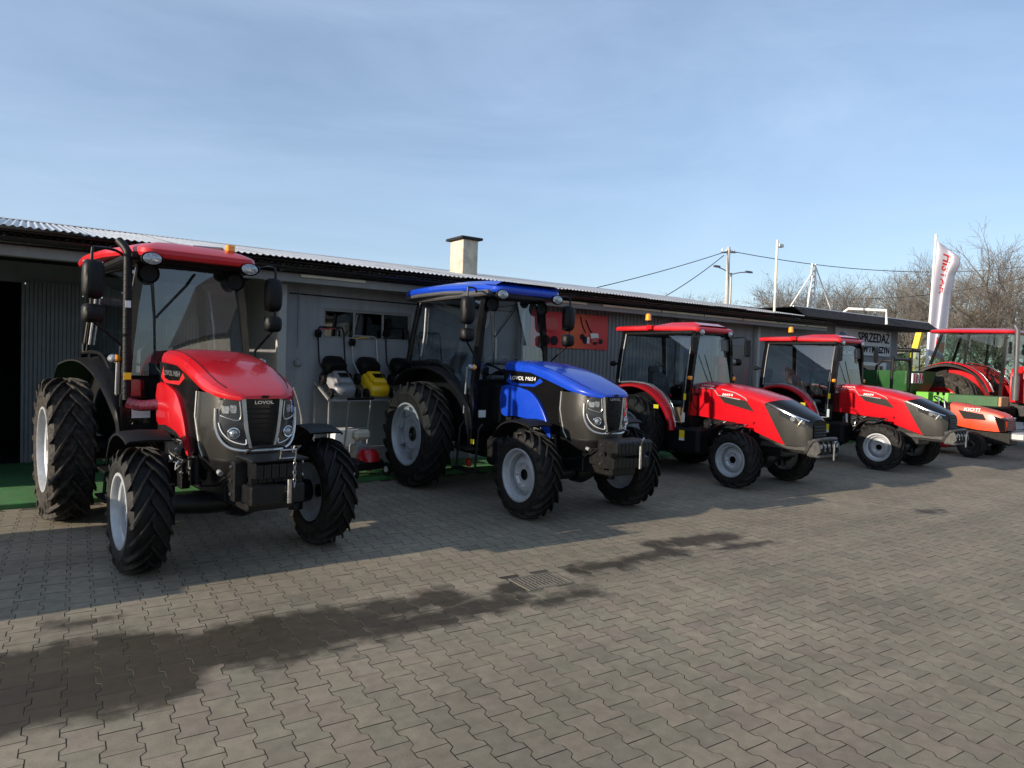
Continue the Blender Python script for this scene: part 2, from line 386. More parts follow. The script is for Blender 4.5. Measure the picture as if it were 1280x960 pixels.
    b.inputs['Specular IOR Level'].default_value = 0.3
    bp = N.new('ShaderNodeBump'); bp.inputs['Strength'].default_value = 0.5; bp.inputs['Distance'].default_value = 0.003
    L.new(mth('ADD', fine.outputs[0], mid.outputs[0]), bp.inputs['Height']); L.new(bp.outputs[0], b.inputs['Normal'])
paver_material()
mat('joint_sand', (0.062, 0.052, 0.041), 0.95, var=0.3, vscale=5, bump=0.5, bscale=200)
mat('far_ground', (0.27, 0.25, 0.21), 0.9, var=0.2, vscale=0.4)
mat('soil', (0.10, 0.105, 0.05), 0.95, var=0.35, vscale=0.2)
mat('green_carpet', (0.05, 0.19, 0.055), 0.9, var=0.25, vscale=3, bump=0.8, bscale=300, dust=0.25)

jm = MATS['joint_sand']; N = jm.node_tree.nodes; L = jm.node_tree.links   # sand, soil and moss in the joints
ge = N.new('ShaderNodeNewGeometry'); jz = N.new('ShaderNodeTexNoise'); jz.inputs['Scale'].default_value = 1.4; jz.inputs['Detail'].default_value = 8; L.new(ge.outputs['Position'], jz.inputs['Vector'])
jr = N.new('ShaderNodeValToRGB'); e = jr.color_ramp.elements; e[0].position = 0.36; e[0].color = (0.022,0.018,0.014,1); e[1].position = 0.72; e[1].color = (0.17,0.145,0.11,1); q = e.new(0.52); q.color = (0.055,0.047,0.035,1); q = e.new(0.62); q.color = (0.075,0.075,0.04,1)
L.new(jz.outputs[0], jr.inputs[0]); L.new(jr.outputs[0], N['Principled BSDF'].inputs['Base Color'])

# terrain sheet to the horizon, yard sheet, paved area
g = MB(); g.grid(lambda u, v: (-800+1600*u, -800+1600*v, -0.05), 8, 8); tag(g.build('terrain', 'soil', ang=0), kind='structure')
yard = MB(); yard.add([(-30,-30,-0.03),(90,-30,-0.03),(90,40,-0.03),(-30,40,-0.03)], [(0,1,2,3)]); tag(yard.build('yard', 'far_ground', ang=0), kind='structure')
bed = MB(); bed.add([(-8,-6,-0.0026),(32,-6,-0.0026),(32,8.86,-0.0026),(-8,8.86,-0.0026)], [(0,1,2,3)])
pave = tag(bed.build('pavement', 'joint_sand', ang=0), kind='structure')

PA = R(2.889); E1 = np.array((math.cos(PA), -math.sin(PA))); E2 = np.array((math.sin(PA), math.cos(PA)))
PL, PW, J = 0.2015, 0.1450, 0.0017
def paver_outline(ins):
    a, s = 0.0425, 0.0135; w1 = PW/2 + 0.0128 - ins; w0 = PW/2 - 0.0128 - ins; l = PL/2 - ins
    t1, t2 = PL/4 + s*0.9, PL/4 - s*0.9
    half = [(w1, l), (w1, t1), (w0, t2), (w0, -t2), (w1, -t1), (w1, -l)]
    return half + [(-x, -y) for x, y in half]
def paver_verts():
    rings = [(paver_outline(J + 0.0012), 0.0), (paver_outline(J + 0.0004), -0.0004), (paver_outline(J), -0.0014), (paver_outline(J), -0.016)]
    return np.array([(x, y, z) for o, z in rings for x, y in o]).reshape(-1, 3)
PV = paver_verts(); n12 = 12
PF = [tuple(range(12))] + [(r*12+k, (r+1)*12+k, (r+1)*12+(k+1) % 12, r*12+(k+1) % 12) for r in range(3) for k in range(12)]
def in_view(X, Y, margin=0.10):
    p = np.stack([X, Y, np.full_like(X, -CAM_H)], -1)
    cx = p @ np.array(cr); cy = p @ np.array(cd); cz = p @ np.array(cf)
    cz = np.maximum(cz, 1e-6)
    u = cx/cz*859/640; v = cy/cz*859/480
    return (np.abs(u) < 1+margin) & (v < 1+margin) & (cz > 0.2), cz
ii, jj = np.meshgrid(np.arange(-60, 220), np.arange(-30, 70), indexing='ij')
uc = ii.ravel()*PW; vc = (jj.ravel() + 0.5*(ii.ravel() % 2))*PL
CX = uc*E1[0] + vc*E2[0] + 0.045; CY = uc*E1[1] + vc*E2[1] + 0.06
vis, depth = in_view(CX, CY, 0.35)
DRAIN = (3.33, 4.21, 0.43, 0.31)
keep = vis & (CY < 8.79) & (CX < 27) & (CX > -5) & ~((np.abs(CX-DRAIN[0]) < DRAIN[2]/2+0.01) & (np.abs(CY-DRAIN[1]) < DRAIN[3]/2+0.01))
CX, CY, depth = CX[keep], CY[keep], depth[keep]
inside, _ = in_view(CX, CY, -0.0)
order = np.argsort(np.where(inside, depth, depth+1000))
near = order[:300]; rest = order[300:]
rng = np.random.default_rng(3)
ca, sa = math.cos(-PA), math.sin(-PA)
pm = bpy.data.meshes.new('paver'); pm.from_pydata([tuple(p) for p in PV], [], PF); pm.materials.append(MATS['paver']); pm.materials.append(MATS['joint_sand']); pm.polygons.foreach_set('material_index', [0]+[1]*36)
pm.polygons.foreach_set('use_smooth', [False]*len(pm.polygons)); pm.update()
for k in near:
    o = obj('paver', pm, pave, (CX[k], CY[k], rng.normal(0, 0.0004)))
    o.rotation_euler = (rng.normal(0, 0.0016), rng.normal(0, 0.0016), -PA + rng.normal(0, 0.006))
nr = len(rest)
sink = np.where(rng.random(nr) < 0.06, -np.minimum(np.abs(rng.normal(0, 0.001, nr)), 0.0014), 0.0)
ang = -PA + rng.normal(0, 0.006, nr); tx = rng.normal(0, 0.0016, nr); ty = rng.normal(0, 0.0016, nr); dz = rng.normal(0, 0.0004, nr)
c_, s_ = np.cos(ang)[:,None], np.sin(ang)[:,None]
VX = PV[None,:,0]*c_ - PV[None,:,1]*s_; VY = PV[None,:,0]*s_ + PV[None,:,1]*c_
VZ = PV[None,:,2] + (dz+sink)[:,None] + VX*tx[:,None] + VY*ty[:,None]
V = np.stack([VX + CX[rest][:,None], VY + CY[rest][:,None], VZ], -1).reshape(-1, 3)
lt = np.array([len(f) for f in PF]); fi = np.concatenate([np.array(f) for f in PF])
me = bpy.data.meshes.new('paver_field')
me.vertices.add(len(V)); me.vertices.foreach_set('co', V.ravel().astype(np.float32))
li = (fi[None,:] + (np.arange(nr)*len(PV))[:,None]).ravel()
me.loops.add(len(li)); me.loops.foreach_set('vertex_index', li.astype(np.int32))
tot = np.tile(lt, nr); st = np.concatenate([[0], np.cumsum(tot)[:-1]])
me.polygons.add(len(tot)); me.polygons.foreach_set('loop_start', st.astype(np.int32))
me.update(calc_edges=True); me.validate()
at = me.attributes.new('tint', 'FLOAT', 'POINT'); at.data.foreach_set('value', np.repeat(rng.random(nr), len(PV)).astype(np.float32))
me.materials.append(MATS['paver']); me.materials.append(MATS['joint_sand']); me.polygons.foreach_set('material_index', np.tile(np.array([0]+[1]*36, dtype=np.int32), nr)); me.polygons.foreach_set('use_smooth', [False]*len(me.polygons))
tag(obj('paver_field', me, pave), kind='stuff')

# drain grate
dr = thing('drain_grate', 'rectangular slotted steel drain grate set in the paving beside wet patches', 'drain', (DRAIN[0], DRAIN[1], 0), -PA)
f = MB(); hx, hy = DRAIN[2]/2, DRAIN[3]/2
for (a, b, c, d) in ((-hx,hx,-hy,-hy+0.022),(-hx,hx,hy-0.022,hy),(-hx,-hx+0.022,-hy+0.022,hy-0.022),(hx-0.022,hx,-hy+0.022,hy-0.022)): f.box(a,b,c,d,-0.01,0.003,0.002)
mat('rusty_cast', (0.15, 0.13, 0.10), 0.7, metal=0.2, var=0.3, vscale=30, bump=0.3)
f.build('frame', 'rusty_cast', dr)
for k in range(11):
    x = -hx + 0.04 + k*(DRAIN[2]-0.08)/10
    b = MB(); b.box(x-0.010, x+0.010, -hy+0.022, hy-0.022, -0.02, 0.001, 0.002); b.build('bar', 'rusty_cast', dr)
b = MB(); b.box(-hx+0.022, hx-0.022, -0.012, 0.012, -0.02, 0.0015, 0.002); b.build('cross_bar', 'rusty_cast', dr)
mat('pit_dark', (0.01,0.01,0.01), 0.9)
b = MB(); b.box(-hx+0.005, hx-0.005, -hy+0.005, hy-0.005, -0.0022, -0.0018); b.build('pit', 'pit_dark', dr)

# low green platform in front of the building
c = MB(); c.box(-1.05, 21.5, 8.87, 9.98, -0.02, 0.055, 0.008); c.box(-1.05, 2.95, 9.981, 11.95, -0.02, 0.053)
tag(c.build('platform', 'green_carpet'), kind='structure')

# ================================================================= BUILDING
def stucco(name, col, sc=1.2):
    m = mat(name, col, 0.85, var=0.12, vscale=sc, bump=0.35, bscale=70)
    # rain streaks and splash dirt with their own shapes
    N = m.node_tree.nodes; L = m.node_tree.links; b = N['Principled BSDF']; src = b.inputs['Base Color'].links[0].from_socket
    tc = N.new('ShaderNodeTexCoord'); mp = N.new('ShaderNodeMapping'); mp.inputs['Scale'].default_value = (5, 5, 0.35); L.new(tc.outputs['Object'], mp.inputs[0])
    nz = N.new('ShaderNodeTexNoise'); nz.inputs['Scale'].default_value = 1.6; nz.inputs['Detail'].default_value = 7; L.new(mp.outputs[0], nz.inputs['Vector'])
    mr = N.new('ShaderNodeMapRange'); mr.inputs[1].default_value = 0.45; mr.inputs[2].default_value = 0.8; mr.inputs[3].default_value = 0; mr.inputs[4].default_value = 0.5; L.new(nz.outputs[0], mr.inputs[0])
    mx = N.new('ShaderNodeMix'); mx.data_type = 'RGBA'; L.new(mr.outputs[0], mx.inputs[0]); L.new(src, mx.inputs[6]); mx.inputs[7].default_value = (col[0]*0.55, col[1]*0.53, col[2]*0.5, 1)
    L.new(mx.outputs[2], b.inputs['Base Color'])
    return m
stucco('grey_wall', (0.275, 0.28, 0.29)); stucco('pale_wall', (0.42, 0.42, 0.41))
mat('grey_cladding', (0.19, 0.197, 0.207), 0.5, metal=0.1, var=0.18, vscale=4, dust=0.12)
mat('grey_beam', (0.24, 0.24, 0.235), 0.7, var=0.15, vscale=3, dust=0.2)
mat('roof_sheet', (0.58, 0.58, 0.57), 0.42, metal=0.35, var=0.18, vscale=2.5, dust=0.2)
mat('dark_wood', (0.028, 0.022, 0.018), 0.8, var=0.3, vscale=6, bump=0.3)
mat('gutter_black', (0.012, 0.011, 0.011), 0.4, var=0.2)
mat('bitumen', (0.026, 0.026, 0.028), 0.9, var=0.45, vscale=5, bump=0.8, bscale=220, spec=0.2)
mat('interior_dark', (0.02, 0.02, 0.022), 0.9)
mat('chimney_plaster', (0.50, 0.45, 0.36), 0.9, var=0.25, vscale=5, bump=0.6, bscale=40, dust=0.35)
mat('dark_window_frame', (0.03, 0.03, 0.032), 0.5)
bl = thing('workshop_building', 'long low grey workshop with corrugated roof and black eave behind the tractors', 'building', (0,0,0))
WY = 10.0
def wall(x0, x1, z0, z1, y0=WY, y1=WY+0.2, m='grey_wall'):
    b = MB(); b.box(x0, x1, y0, y1, z0, z1); return b.build('wall', m, bl, ang=0)
wall(3.02, 3.62, 0, 2.96); wall(5.06, 7.25, 0, 2.96); wall(3.62, 5.06, 0, 1.98); wall(3.62, 5.06, 2.42, 2.96)
wall(11.4, 16.3, 0, 2.96)
wall(-1.3, -1.1, 0, 2.96); wall(-1.1, 2.96, 2.62, 2.91, 12.06, 12.2); wall(2.96, 3.02, 0, 2.91, WY+0.004, 12.0)
wall(16.3, 20.95, 0, 0.9); wall(16.3, 18.9, 0.9, 3.05); wall(20.35, 20.95, 0.9, 3.05); wall(18.9, 20.35, 2.02, 3.05)
b = MB(); b.box(-1.3, -1.1, WY+0.2, 16.8, 0, 2.9); b.box(20.75, 20.95, WY+0.2, 16.8, 0, 3.0); b.box(-1.1, 20.75, 16.6, 16.8, 0, 3.0); b.build('rear_wall', 'grey_wall', bl, ang=0)
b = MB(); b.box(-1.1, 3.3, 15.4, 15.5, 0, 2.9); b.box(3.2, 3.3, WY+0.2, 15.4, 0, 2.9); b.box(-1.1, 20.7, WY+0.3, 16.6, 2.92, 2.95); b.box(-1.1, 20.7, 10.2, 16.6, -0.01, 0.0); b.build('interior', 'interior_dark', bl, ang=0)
# ribbed steel panels
def ribbed(w, h, pitch=0.1, d=0.022):
    pr = []; x = 0
    while x < w - 1e-6:
        for dx, y in ((0, 0), (0.035, 0), (0.05, -d), (0.085, -d)): pr.append((x+dx*pitch/0.1, y))
        x += pitch
    pr.append((w, 0))
    m = MB(); m.loft([[(x, y, 0) for x, y in pr], [(x, y, h) for x, y in pr]], closed=False, cap=False)
    return m
pm_ = ribbed(0.298, 2.64).mesh('cladding_panel', 'grey_cladding', 20)
for k in range(10): obj('cladding_panel', pm_, bl, (-0.05 + k*0.3, 12.0, 0))
pm_ = ribbed(0.298, 2.8).mesh('cladding_panel', 'grey_cladding', 20)
for k in range(14): obj('cladding_panel', pm_, bl, (7.25 + k*0.3, WY+0.03, 0))
for x, wd in ((2.98, 0.12), (7.22, 0.06), (11.42, 0.12), (12.6, 0.10), (14.1, 0.10)):
    b = MB(); b.box(x-wd/2, x+wd/2, WY-0.12, WY-0.003, 0, 2.72, 0.008); b.build('post', 'pale_wall', bl)
b = MB(); b.box(12.75, 13.95, WY-0.02, WY+0.0, 0.0, 2.25, 0.005); b.build('door', 'dark_grey_plastic', bl)
# strip window with three panes
wf = MB()
for (a, b_, c, d) in ((3.62,5.06,2.385,2.42),(3.62,5.06,1.98,2.01),(3.62,3.65,2.01,2.385),(5.03,5.06,2.01,2.385),(4.095,4.125,2.01,2.385),(4.57,4.60,2.01,2.385)): wf.box(a,b_,WY+0.02,WY+0.09,c,d,0.003)
wfo = wf.build('window', 'grey_beam', bl)
for a, b_ in ((3.65,4.095),(4.125,4.57),(4.60,5.03)):
    p = MB(); p.box(a,b_,WY+0.05,WY+0.056,2.01,2.385); p.build('pane', 'window_glass', wfo, ang=0)
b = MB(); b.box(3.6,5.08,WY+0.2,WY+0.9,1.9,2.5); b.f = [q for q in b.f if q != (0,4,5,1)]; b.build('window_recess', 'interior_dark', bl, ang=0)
# office window under the sign
wf = MB()
for (a, b_, c, d) in ((18.9,20.35,1.92,2.02),(18.9,20.35,0.9,1.0),(18.9,19.0,1.0,1.92),(20.2,20.35,1.0,1.92)): wf.box(a,b_,WY-0.01,WY+0.08,c,d,0.004)
wfo = wf.build('window', 'white_plastic', bl)
p = MB(); p.box(19.0,20.2,WY+0.04,WY+0.046,1.0,1.92); p.build('pane', 'window_glass', wfo, ang=0)
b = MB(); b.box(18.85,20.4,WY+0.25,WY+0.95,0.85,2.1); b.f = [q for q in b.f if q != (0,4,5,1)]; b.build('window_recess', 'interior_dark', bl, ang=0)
# beam, painted sunlit strips, gutter, fascia
b = MB(); b.box(-1.5, 16.35, 9.52, 9.66, 2.715, 2.835, 0.006); b.build('eave_beam', 'grey_beam', bl)
b = MB(); b.box(-1.5, 16.35, 9.66, 10.1, 2.835, 2.86); b.build('soffit', 'grey_beam', bl)
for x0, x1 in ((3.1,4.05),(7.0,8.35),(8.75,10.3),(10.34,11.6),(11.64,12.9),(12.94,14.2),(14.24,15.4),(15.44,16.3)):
    b = MB(); b.box(x0, x1, 9.485, 9.515, 2.79, 2.83, 0.004); b.build('sunlit_strip', 'cream_paint', bl)  # pale colour stands in for sun reaching the beam below the gutter
gt = MB(); pr = [(math.cos(a)*0.055, math.sin(a)*0.055) for a in [PI + PI*k/8 for k in range(9)]]; pr = pr + [(0.05,0.0)] + [(x*0.88, z*0.88) for x, z in reversed(pr)]
gt.loft([[(x, 9.37+p[0], 2.905+p[1]) for p in pr] for x in (-1.55, 16.4)]); gt.build('gutter', 'gutter_black', bl)
for k in range(18):
    x = -1.2 + k*1.0
    b = MB(); b.box(x-0.012, x+0.012, 9.30, 9.50, 2.895, 2.915); b.build('gutter_bracket', 'gutter_black', bl)
b = MB(); b.box(-1.5, 16.3, 9.43, 9.47, 2.87, 3.0, 0.004); b.build('fascia', 'dark_wood', bl)
def wave_sheet(x0, x1, y0, z0, y1, z1, pitch=0.076, amp=0.011, rows=1, n=6):
    m = MB(); K = int((x1-x0)/pitch*n); xs = [x0 + k*pitch/n for k in range(K+1)]
    ls = []
    for r in range(rows+1):
        t = r/rows
        ls.append([(x, lerp(y0,y1,t), lerp(z0,z1,t) + amp*math.cos(2*PI*(x-x0)/pitch)) for x in xs])
    m.loft(ls, closed=False, cap=False); return m
EY, EZ = 9.13, 2.985
RY, RZ = 13.0, 3.625
# roof in sheets, each lapped over the next
xs = [-1.5 + 1.0*k for k in range(17)]; xs[-1] = 14.75
for k in range(16):
    w = wave_sheet(xs[k], xs[k+1] + (0.06 if k < 15 else 0), EY - 0.012*(k % 3 == 1) + 0.006*(k % 4 == 2), EZ + 0.0025*(k % 2) + 0.006*math.sin(k*2.1), RY, RZ + 0.0025*(k % 2), rows=2)
    s = w.build('roof_sheet', 'roof_sheet', bl, ang=60)
b = MB(); b.add([(-1.5,RY,RZ-0.015),(20.8,RY,RZ-0.015),(20.8,16.9,2.95),(-1.5,16.9,2.95)], [(0,1,2,3)]); b.build('rear_roof', 'roof_sheet', bl, ang=0)
b = MB(); b.loft([[(x,RY-0.16,RZ-0.012),(x,RY,RZ+0.022),(x,RY+0.16,RZ-0.012)] for x in (-1.5,14.75)], closed=False, cap=False); b.build('ridge_cap', 'roof_sheet', bl)
w = wave_sheet(-1.5, 16.2, 9.29, 2.925, 9.44, 2.95, rows=1, amp=0.012); w.build('eave_sheet', 'roof_sheet', bl, ang=60)
b = MB(); b.box(-1.45, 14.7, 9.24, 9.43, 2.955, 2.965); b.build('eave_board', 'dark_wood', bl)
# flat-roofed office end with shingled fascia
b = MB(); b.add([(14.8,9.15,3.0),(21.7,9.15,2.99),(21.7,9.5,3.235),(14.8,9.5,3.235)],[(0,1,2,3)]); b.add([(21.7,9.15,2.99),(21.7,13,2.99),(21.35,13,3.235),(21.7,9.5,3.235)],[(0,1,2,3)])
fo = b.build('mansard', 'bitumen', bl, ang=0)
for r in range(3):
    for k in range(21):
        x = 14.82 + k*0.327 + (0.16 if r % 2 else 0)
        if x + 0.32 > 21.72: continue
        z = 3.0 + 0.078*r; y = 9.15 + 0.1115*r
        s = MB(); s.add([(x,y-0.022,z-0.010),(x+0.308,y-0.022,z-0.010),(x+0.308,y+0.105,z+0.082),(x,y+0.105,z+0.082),(x,y-0.004,z-0.022),(x+0.308,y-0.004,z-0.022)],[(0,1,2,3),(0,4,5,1)])
        s.build('shingle', 'bitumen', fo, ang=0)
b = MB(); b.box(14.8, 21.72, 9.5, 13.2, 3.22, 3.238); b.build('flat_roof', 'bitumen', bl)
b = MB(); b.box(14.8, 21.74, 9.475, 9.505, 3.225, 3.255, 0.004); b.box(21.7, 21.74, 9.505, 13.0, 3.225, 3.255); b.build('roof_edge_trim', 'white_paint', bl)
b = MB(); b.box(14.8, 21.6, 9.2, 10.1, 2.96, 2.985); b.build('soffit', 'dark_wood', bl)
# chimney
b = MB(); b.box(6.95, 7.30, 11.6, 12.1, 3.2, 4.08, 0.012); ch = b.build('chimney', 'chimney_plaster', bl)
b = MB(); b.box(6.88, 7.37, 11.53, 12.17, 4.08, 4.13, 0.01); b.build('chimney_cap', 'bitumen', ch)
b = MB(); b.tube(smooth([(7.12,9.37,2.86),(7.12,9.42,2.78),(7.12,9.86,2.62),(7.12,9.9,2.5),(7.12,9.9,0.1)],4),0.04,10); b.build('downpipe', 'gutter_black', bl)
b = MB(); b.tube([(3.24,WY-0.012,1.64),(3.24,WY-0.012,2.66)],0.010,6); b.build('conduit', 'grey_plastic', bl)
b = MB(); b.tube([(3.1,WY-0.015,2.6),(5.0,WY-0.015,2.585),(7.1,WY-0.015,2.6)],0.009,6); b.build('cable', 'black_plastic', bl)
# bulkhead socket on the wall
b = MB(); b.box(3.19,3.29,WY-0.045,WY,1.55,1.64,0.012); b.cyl((3.24,WY-0.06,1.595),(3.24,WY-0.04,1.595),0.03); b.build('wall_socket', 'grey_plastic', bl)

# roof-top fittings
def pole(name, label, cat, pts, r, material='white_paint', group=None):
    b = MB(); b.tube(pts, r, 10); return tag(b.build(name, material), label, cat, group)
p = thing('camera_pole', 'slim white pole with small camera rising from the roof edge', 'pole', (14.45, 9.75, 0))
b = MB(); b.tube([(0,0,2.98),(0.0,0,4.78)], 0.028, 10); b.build('post', 'cream_paint', p)
b = MB(); b.box(0.02,0.2,-0.05,0.05,4.62,4.70,0.01); b.build('camera', 'white_plastic', p)
fr = thing('roof_sign_frame', 'white steel sign frame braced with struts on the flat roof', 'frame', (17.9, 11.0, 3.23))
b = MB()
for dx in (-0.07, 0.25): b.tube([(dx,0,0),(dx*0.5+0.12,0,1.5)], 0.025, 8)
b.build('upright', 'white_paint', fr)
for k in range(9):
    z = 0.1 + k*0.155
    s = MB(); s.tube([(-0.05+0.02*k/2,0,z),(0.25-0.008*k,0,z+0.13)], 0.02, 6); s.build('lattice_bar', 'cream_paint', fr)
for a, b_ in (((-1.05,0,0.05),(0.1,0,1.25)),((-0.9,-0.5,0),(0.12,0,1.2)),((1.35,0,0),(0.22,0,1.48))):
    s = MB(); s.tube([a,b_], 0.018, 6); s.build('strut', 'white_paint', fr)
b = MB(); b.tube([(0.3,0,0),(0.3,0,0.55)], 0.04, 8); b.build('stub', 'white_paint', fr)
hp = MB(); hp.tube([(18.0,10.2,3.22),(18.0,9.9,3.42),(18.35,9.08,3.36),(18.35,9.06,3.0)], 0.035, 8)
tag(hp.build('vent_pipe', 'white_paint'), 'white bent pipe hooked over the black shingled roof edge', 'pipe')

# ---- signs
sg = thing('sale_sign', 'pale grey board lettered SPRZEDAZ in black above the office window', 'sign', (18.95, WY-0.03, 2.56))
b = MB(); b.box(-1.45, 1.5, -0.02, 0.02, -0.36, 0.34, 0.004); mat('sign_board', (0.62,0.63,0.66), 0.5, var=0.08); b.build('board', 'sign_board', sg)
for t, x, z, s in (('SPRZEDAŻ', 0.55, 0.13, 0.36), ('CIĄGNIKÓW I MASZYN', 0.1, -0.19, 0.255)):
    me = text_mesh(t, s, 0.003, 'matt_black', bold=0.006); o = obj('lettering', me, sg, (x, -0.026, z)); o.rotation_euler = (PI/2,0,0)
    w_ = max(v.co.x for v in me.vertices) - min(v.co.x for v in me.vertices)
    o.scale = ((1.72 if s > 0.3 else 2.66)/w_, 1, 1)
mat('faded_blue', (0.12,0.22,0.42), 0.5)
b = MB(); b.prism([(-1.3,0.05),(-0.95,0.02),(-0.55,0.12),(-0.9,0.16),(-1.15,0.26),(-1.25,0.2)], -0.026, -0.021, axis='y'); b.build('emblem', 'faded_blue', sg)

bn = thing('machine_banner', 'red printed banner showing garden machines hung on the cladding', 'banner', (8.40, WY-0.02, 2.33))
def banner_mat():
    m = mat('banner_print', (0.5,0.02,0.015), 0.45)
    N = m.node_tree.nodes; L = m.node_tree.links; tc = N.new('ShaderNodeTexCoord'); sp = N.new('ShaderNodeSeparateXYZ'); L.new(tc.outputs['Object'], sp.inputs[0])
    nz = N.new('ShaderNodeTexNoise'); nz.inputs['Scale'].default_value = 2.2; L.new(tc.outputs['Object'], nz.inputs['Vector'])
    ad = N.new('ShaderNodeMath'); ad.operation = 'MULTIPLY_ADD'; ad.inputs[1].default_value = 0.5; L.new(nz.outputs[0], ad.inputs[0]); L.new(sp.outputs[0], ad.inputs[2])
    cr = N.new('ShaderNodeValToRGB'); e = cr.color_ramp.elements; e[0].position = 0.0; e[0].color = (0.62,0.015,0.025,1); e[1].position = 0.85; e[1].color = (0.64,0.016,0.014,1); q = e.new(0.32); q.color = (0.75,0.11,0.015,1)
    L.new(ad.outputs[0], cr.inputs[0]); L.new(cr.outputs[0], N['Principled BSDF'].inputs['Base Color'])
banner_mat()
b = MB(); b.shell(lambda u, v: (-0.95+1.9*u, 0.006*math.sin(9*u)+0.004*math.sin(5*v+3*u), -0.33+0.66*v), 20, 6, (0,0.008,0)); b.build('sheet', 'banner_print', bn)
# the printed machines: a walk-behind mower (right) and a red tiller (left), flat print on the sheet
Y0 = -0.012
for pts in ([(0.22,Y0,0.28),(0.27,Y0,0.12),(0.36,Y0,-0.02)], [(0.36,Y0,0.22),(0.44,Y0,0.08),(0.52,Y0,-0.02)]):
    pr = MB(); pr.tube(pts, 0.010, 6); pr.build('printed_handle', 'black_plastic', bn)
for (x, z, r) in ((0.36,-0.16,0.07),(0.28,-0.1,0.06),(0.62,-0.2,0.045),(0.76,-0.17,0.05),(-0.6,-0.2,0.1),(-0.4,-0.2,0.09)):
    pr = MB(); pr.lathe([(-0.003,0.001),(-0.003,r),(0.0,r)], (x,Y0+0.003,z), 16, 'y'); pr.build('printed_wheel', 'black_plastic', bn)
pr = MB(); pr.prism([(0.48,-0.02),(0.68,-0.02),(0.7,-0.1),(0.5,-0.12)], Y0-0.004, Y0, axis='y'); pr.build('printed_tank', 'white_plastic', bn); pr = MB(); pr.prism([(0.4,-0.1),(0.46,-0.1),(0.46,-0.22),(0.4,-0.22)], Y0-0.004, Y0, axis='y'); pr.build('printed_engine', 'white_plastic', bn)
pr = MB(); pr.prism([(-0.68,0.2),(-0.4,0.22),(-0.3,0.05),(-0.42,-0.05),(-0.7,0.0)], Y0-0.004, Y0, axis='y'); pr.build('printed_tiller', 'light_red_paint', bn); pr = MB(); pr.prism([(0.5,-0.1),(0.62,-0.1),(0.72,-0.17),(0.52,-0.2)], Y0-0.003, Y0, axis='y'); pr.build('printed_body', 'light_red_paint', bn)
# ================================================================= WHEELS
def tyre_mb(Rr, W, rim, nl, lh, lw, style='ag'):
    m = MB(); Rc = Rr - lh; h = W/2
    prof = [(-h*0.80, rim), (-h*0.90, rim+0.012), (-h*0.99, rim+(Rc-rim)*0.35), (-h*1.0, rim+(Rc-rim)*0.50), (-h*1.018, rim+(Rc-rim)*0.52), (-h*1.018, rim+(Rc-rim)*0.56), (-h*1.0, rim+(Rc-rim)*0.58), (-h*0.95, rim+(Rc-rim)*0.82), (-h*0.82, Rc-0.008), (-h*0.4, Rc), (0, Rc+0.004)]
    prof = prof + [(-x, r) for x, r in reversed(prof[:-1])]
    m.lathe(prof, n=56)
    dphi = 2*PI/nl
    for sgn in (-1, 1):
        for k in range(nl):
            ph0 = k*dphi + (dphi/2 if sgn > 0 else 0)
            if style == 'ag':
                st = [(-0.06, Rr-0.002), (0.3, Rr), (0.62, Rr-0.006), (0.90, Rr-0.02), (1.03, Rr-0.05), (1.03, Rr-0.085-0.04*(Rr > .6))]
                sweep = 0.62*W/Rr*1.45
            else:
                st = [(0.10, Rr), (0.45, Rr), (0.85, Rr-0.01), (1.02, Rr-0.03), (1.02, Rr-0.06)]
                sweep = 0.22*W/Rr
            loops = []
            for i, (t, rt) in enumerate(st):
                x = sgn*t*h; ph = ph0 - sweep*min(t, 1.0)*(0.9 + 0.15*t)
                a = lw/Rr*(0.42 + 0.16*t) ; at = a*0.78
                rb = min(Rc-0.012, rt-0.01) if i < len(st)-1 else rt-0.02
                if i >= len(st)-2: rb = rt - 0.045
                xi = x if i < len(st)-2 else sgn*h*0.93
                def pt(xx, r, q): return (xx, -r*math.cos(q), r*math.sin(q))
                loops.append([pt(x, rt, ph-at), pt(x, rt, ph+at), pt(xi, rb, ph+a), pt(xi, rb, ph-a)])
            m.loft(loops)
    return m
def rim_mb(rim, W, side, dish=0.3, hub=0.06, kind='disc', bolts=6):
    """silver rim; the outer face looks towards side*x"""
    h = W/2; s = side
    o = MB()
    barrel = [(s*h*0.86, rim+0.006), (s*h*0.90, rim+0.018), (s*h*0.95, rim+0.016), (s*h*0.95, rim-0.004), (s*h*0.86, rim-0.012), (s*h*0.62, rim-0.02), (s*h*0.55, rim-0.045), (s*h*0.1, rim-0.05), (-s*h*0.85, rim-0.01)]
    o.lathe(barrel, n=44)
    x0 = s*h*(0.90-dish*2)
    disc = [(x0-s*0.012, rim-0.046), (x0, rim*0.80), (x0+s*0.045, rim*0.60), (x0+s*0.05, rim*0.48), (x0+s*0.03, rim*0.38), (x0+s*0.03, hub)]
    o.lathe(disc, n=44)
    if kind == 'lugged':
        for k in range(8):
            a = 2*PI*k/8 + 0.2
            c, d = math.cos(a), math.sin(a)
            r0, r1 = rim*0.62, rim*0.93
            q = [(r0,-0.055),(r1,-0.075),(r1,0.075),(r0,0.055)]
            lo = [[(x0+s*e, r*c - t*d, r*d + t*c) for r, t in q] for e in (0.0, 0.06)]
            o.loft(lo)
    o.tube([(x0+s*0.01, rim*0.74, 0.02), (x0+s*0.05, rim*0.72, 0.02)], 0.006, 6)
    for k in range(bolts):
        a = 2*PI*k/bolts
        y, z = rim*0.42*math.cos(a), rim*0.42*math.sin(a)
        o.cyl((x0+s*0.02, y, z), (x0+s*0.055, y, z), 0.013, 0.011, 6)
    return o
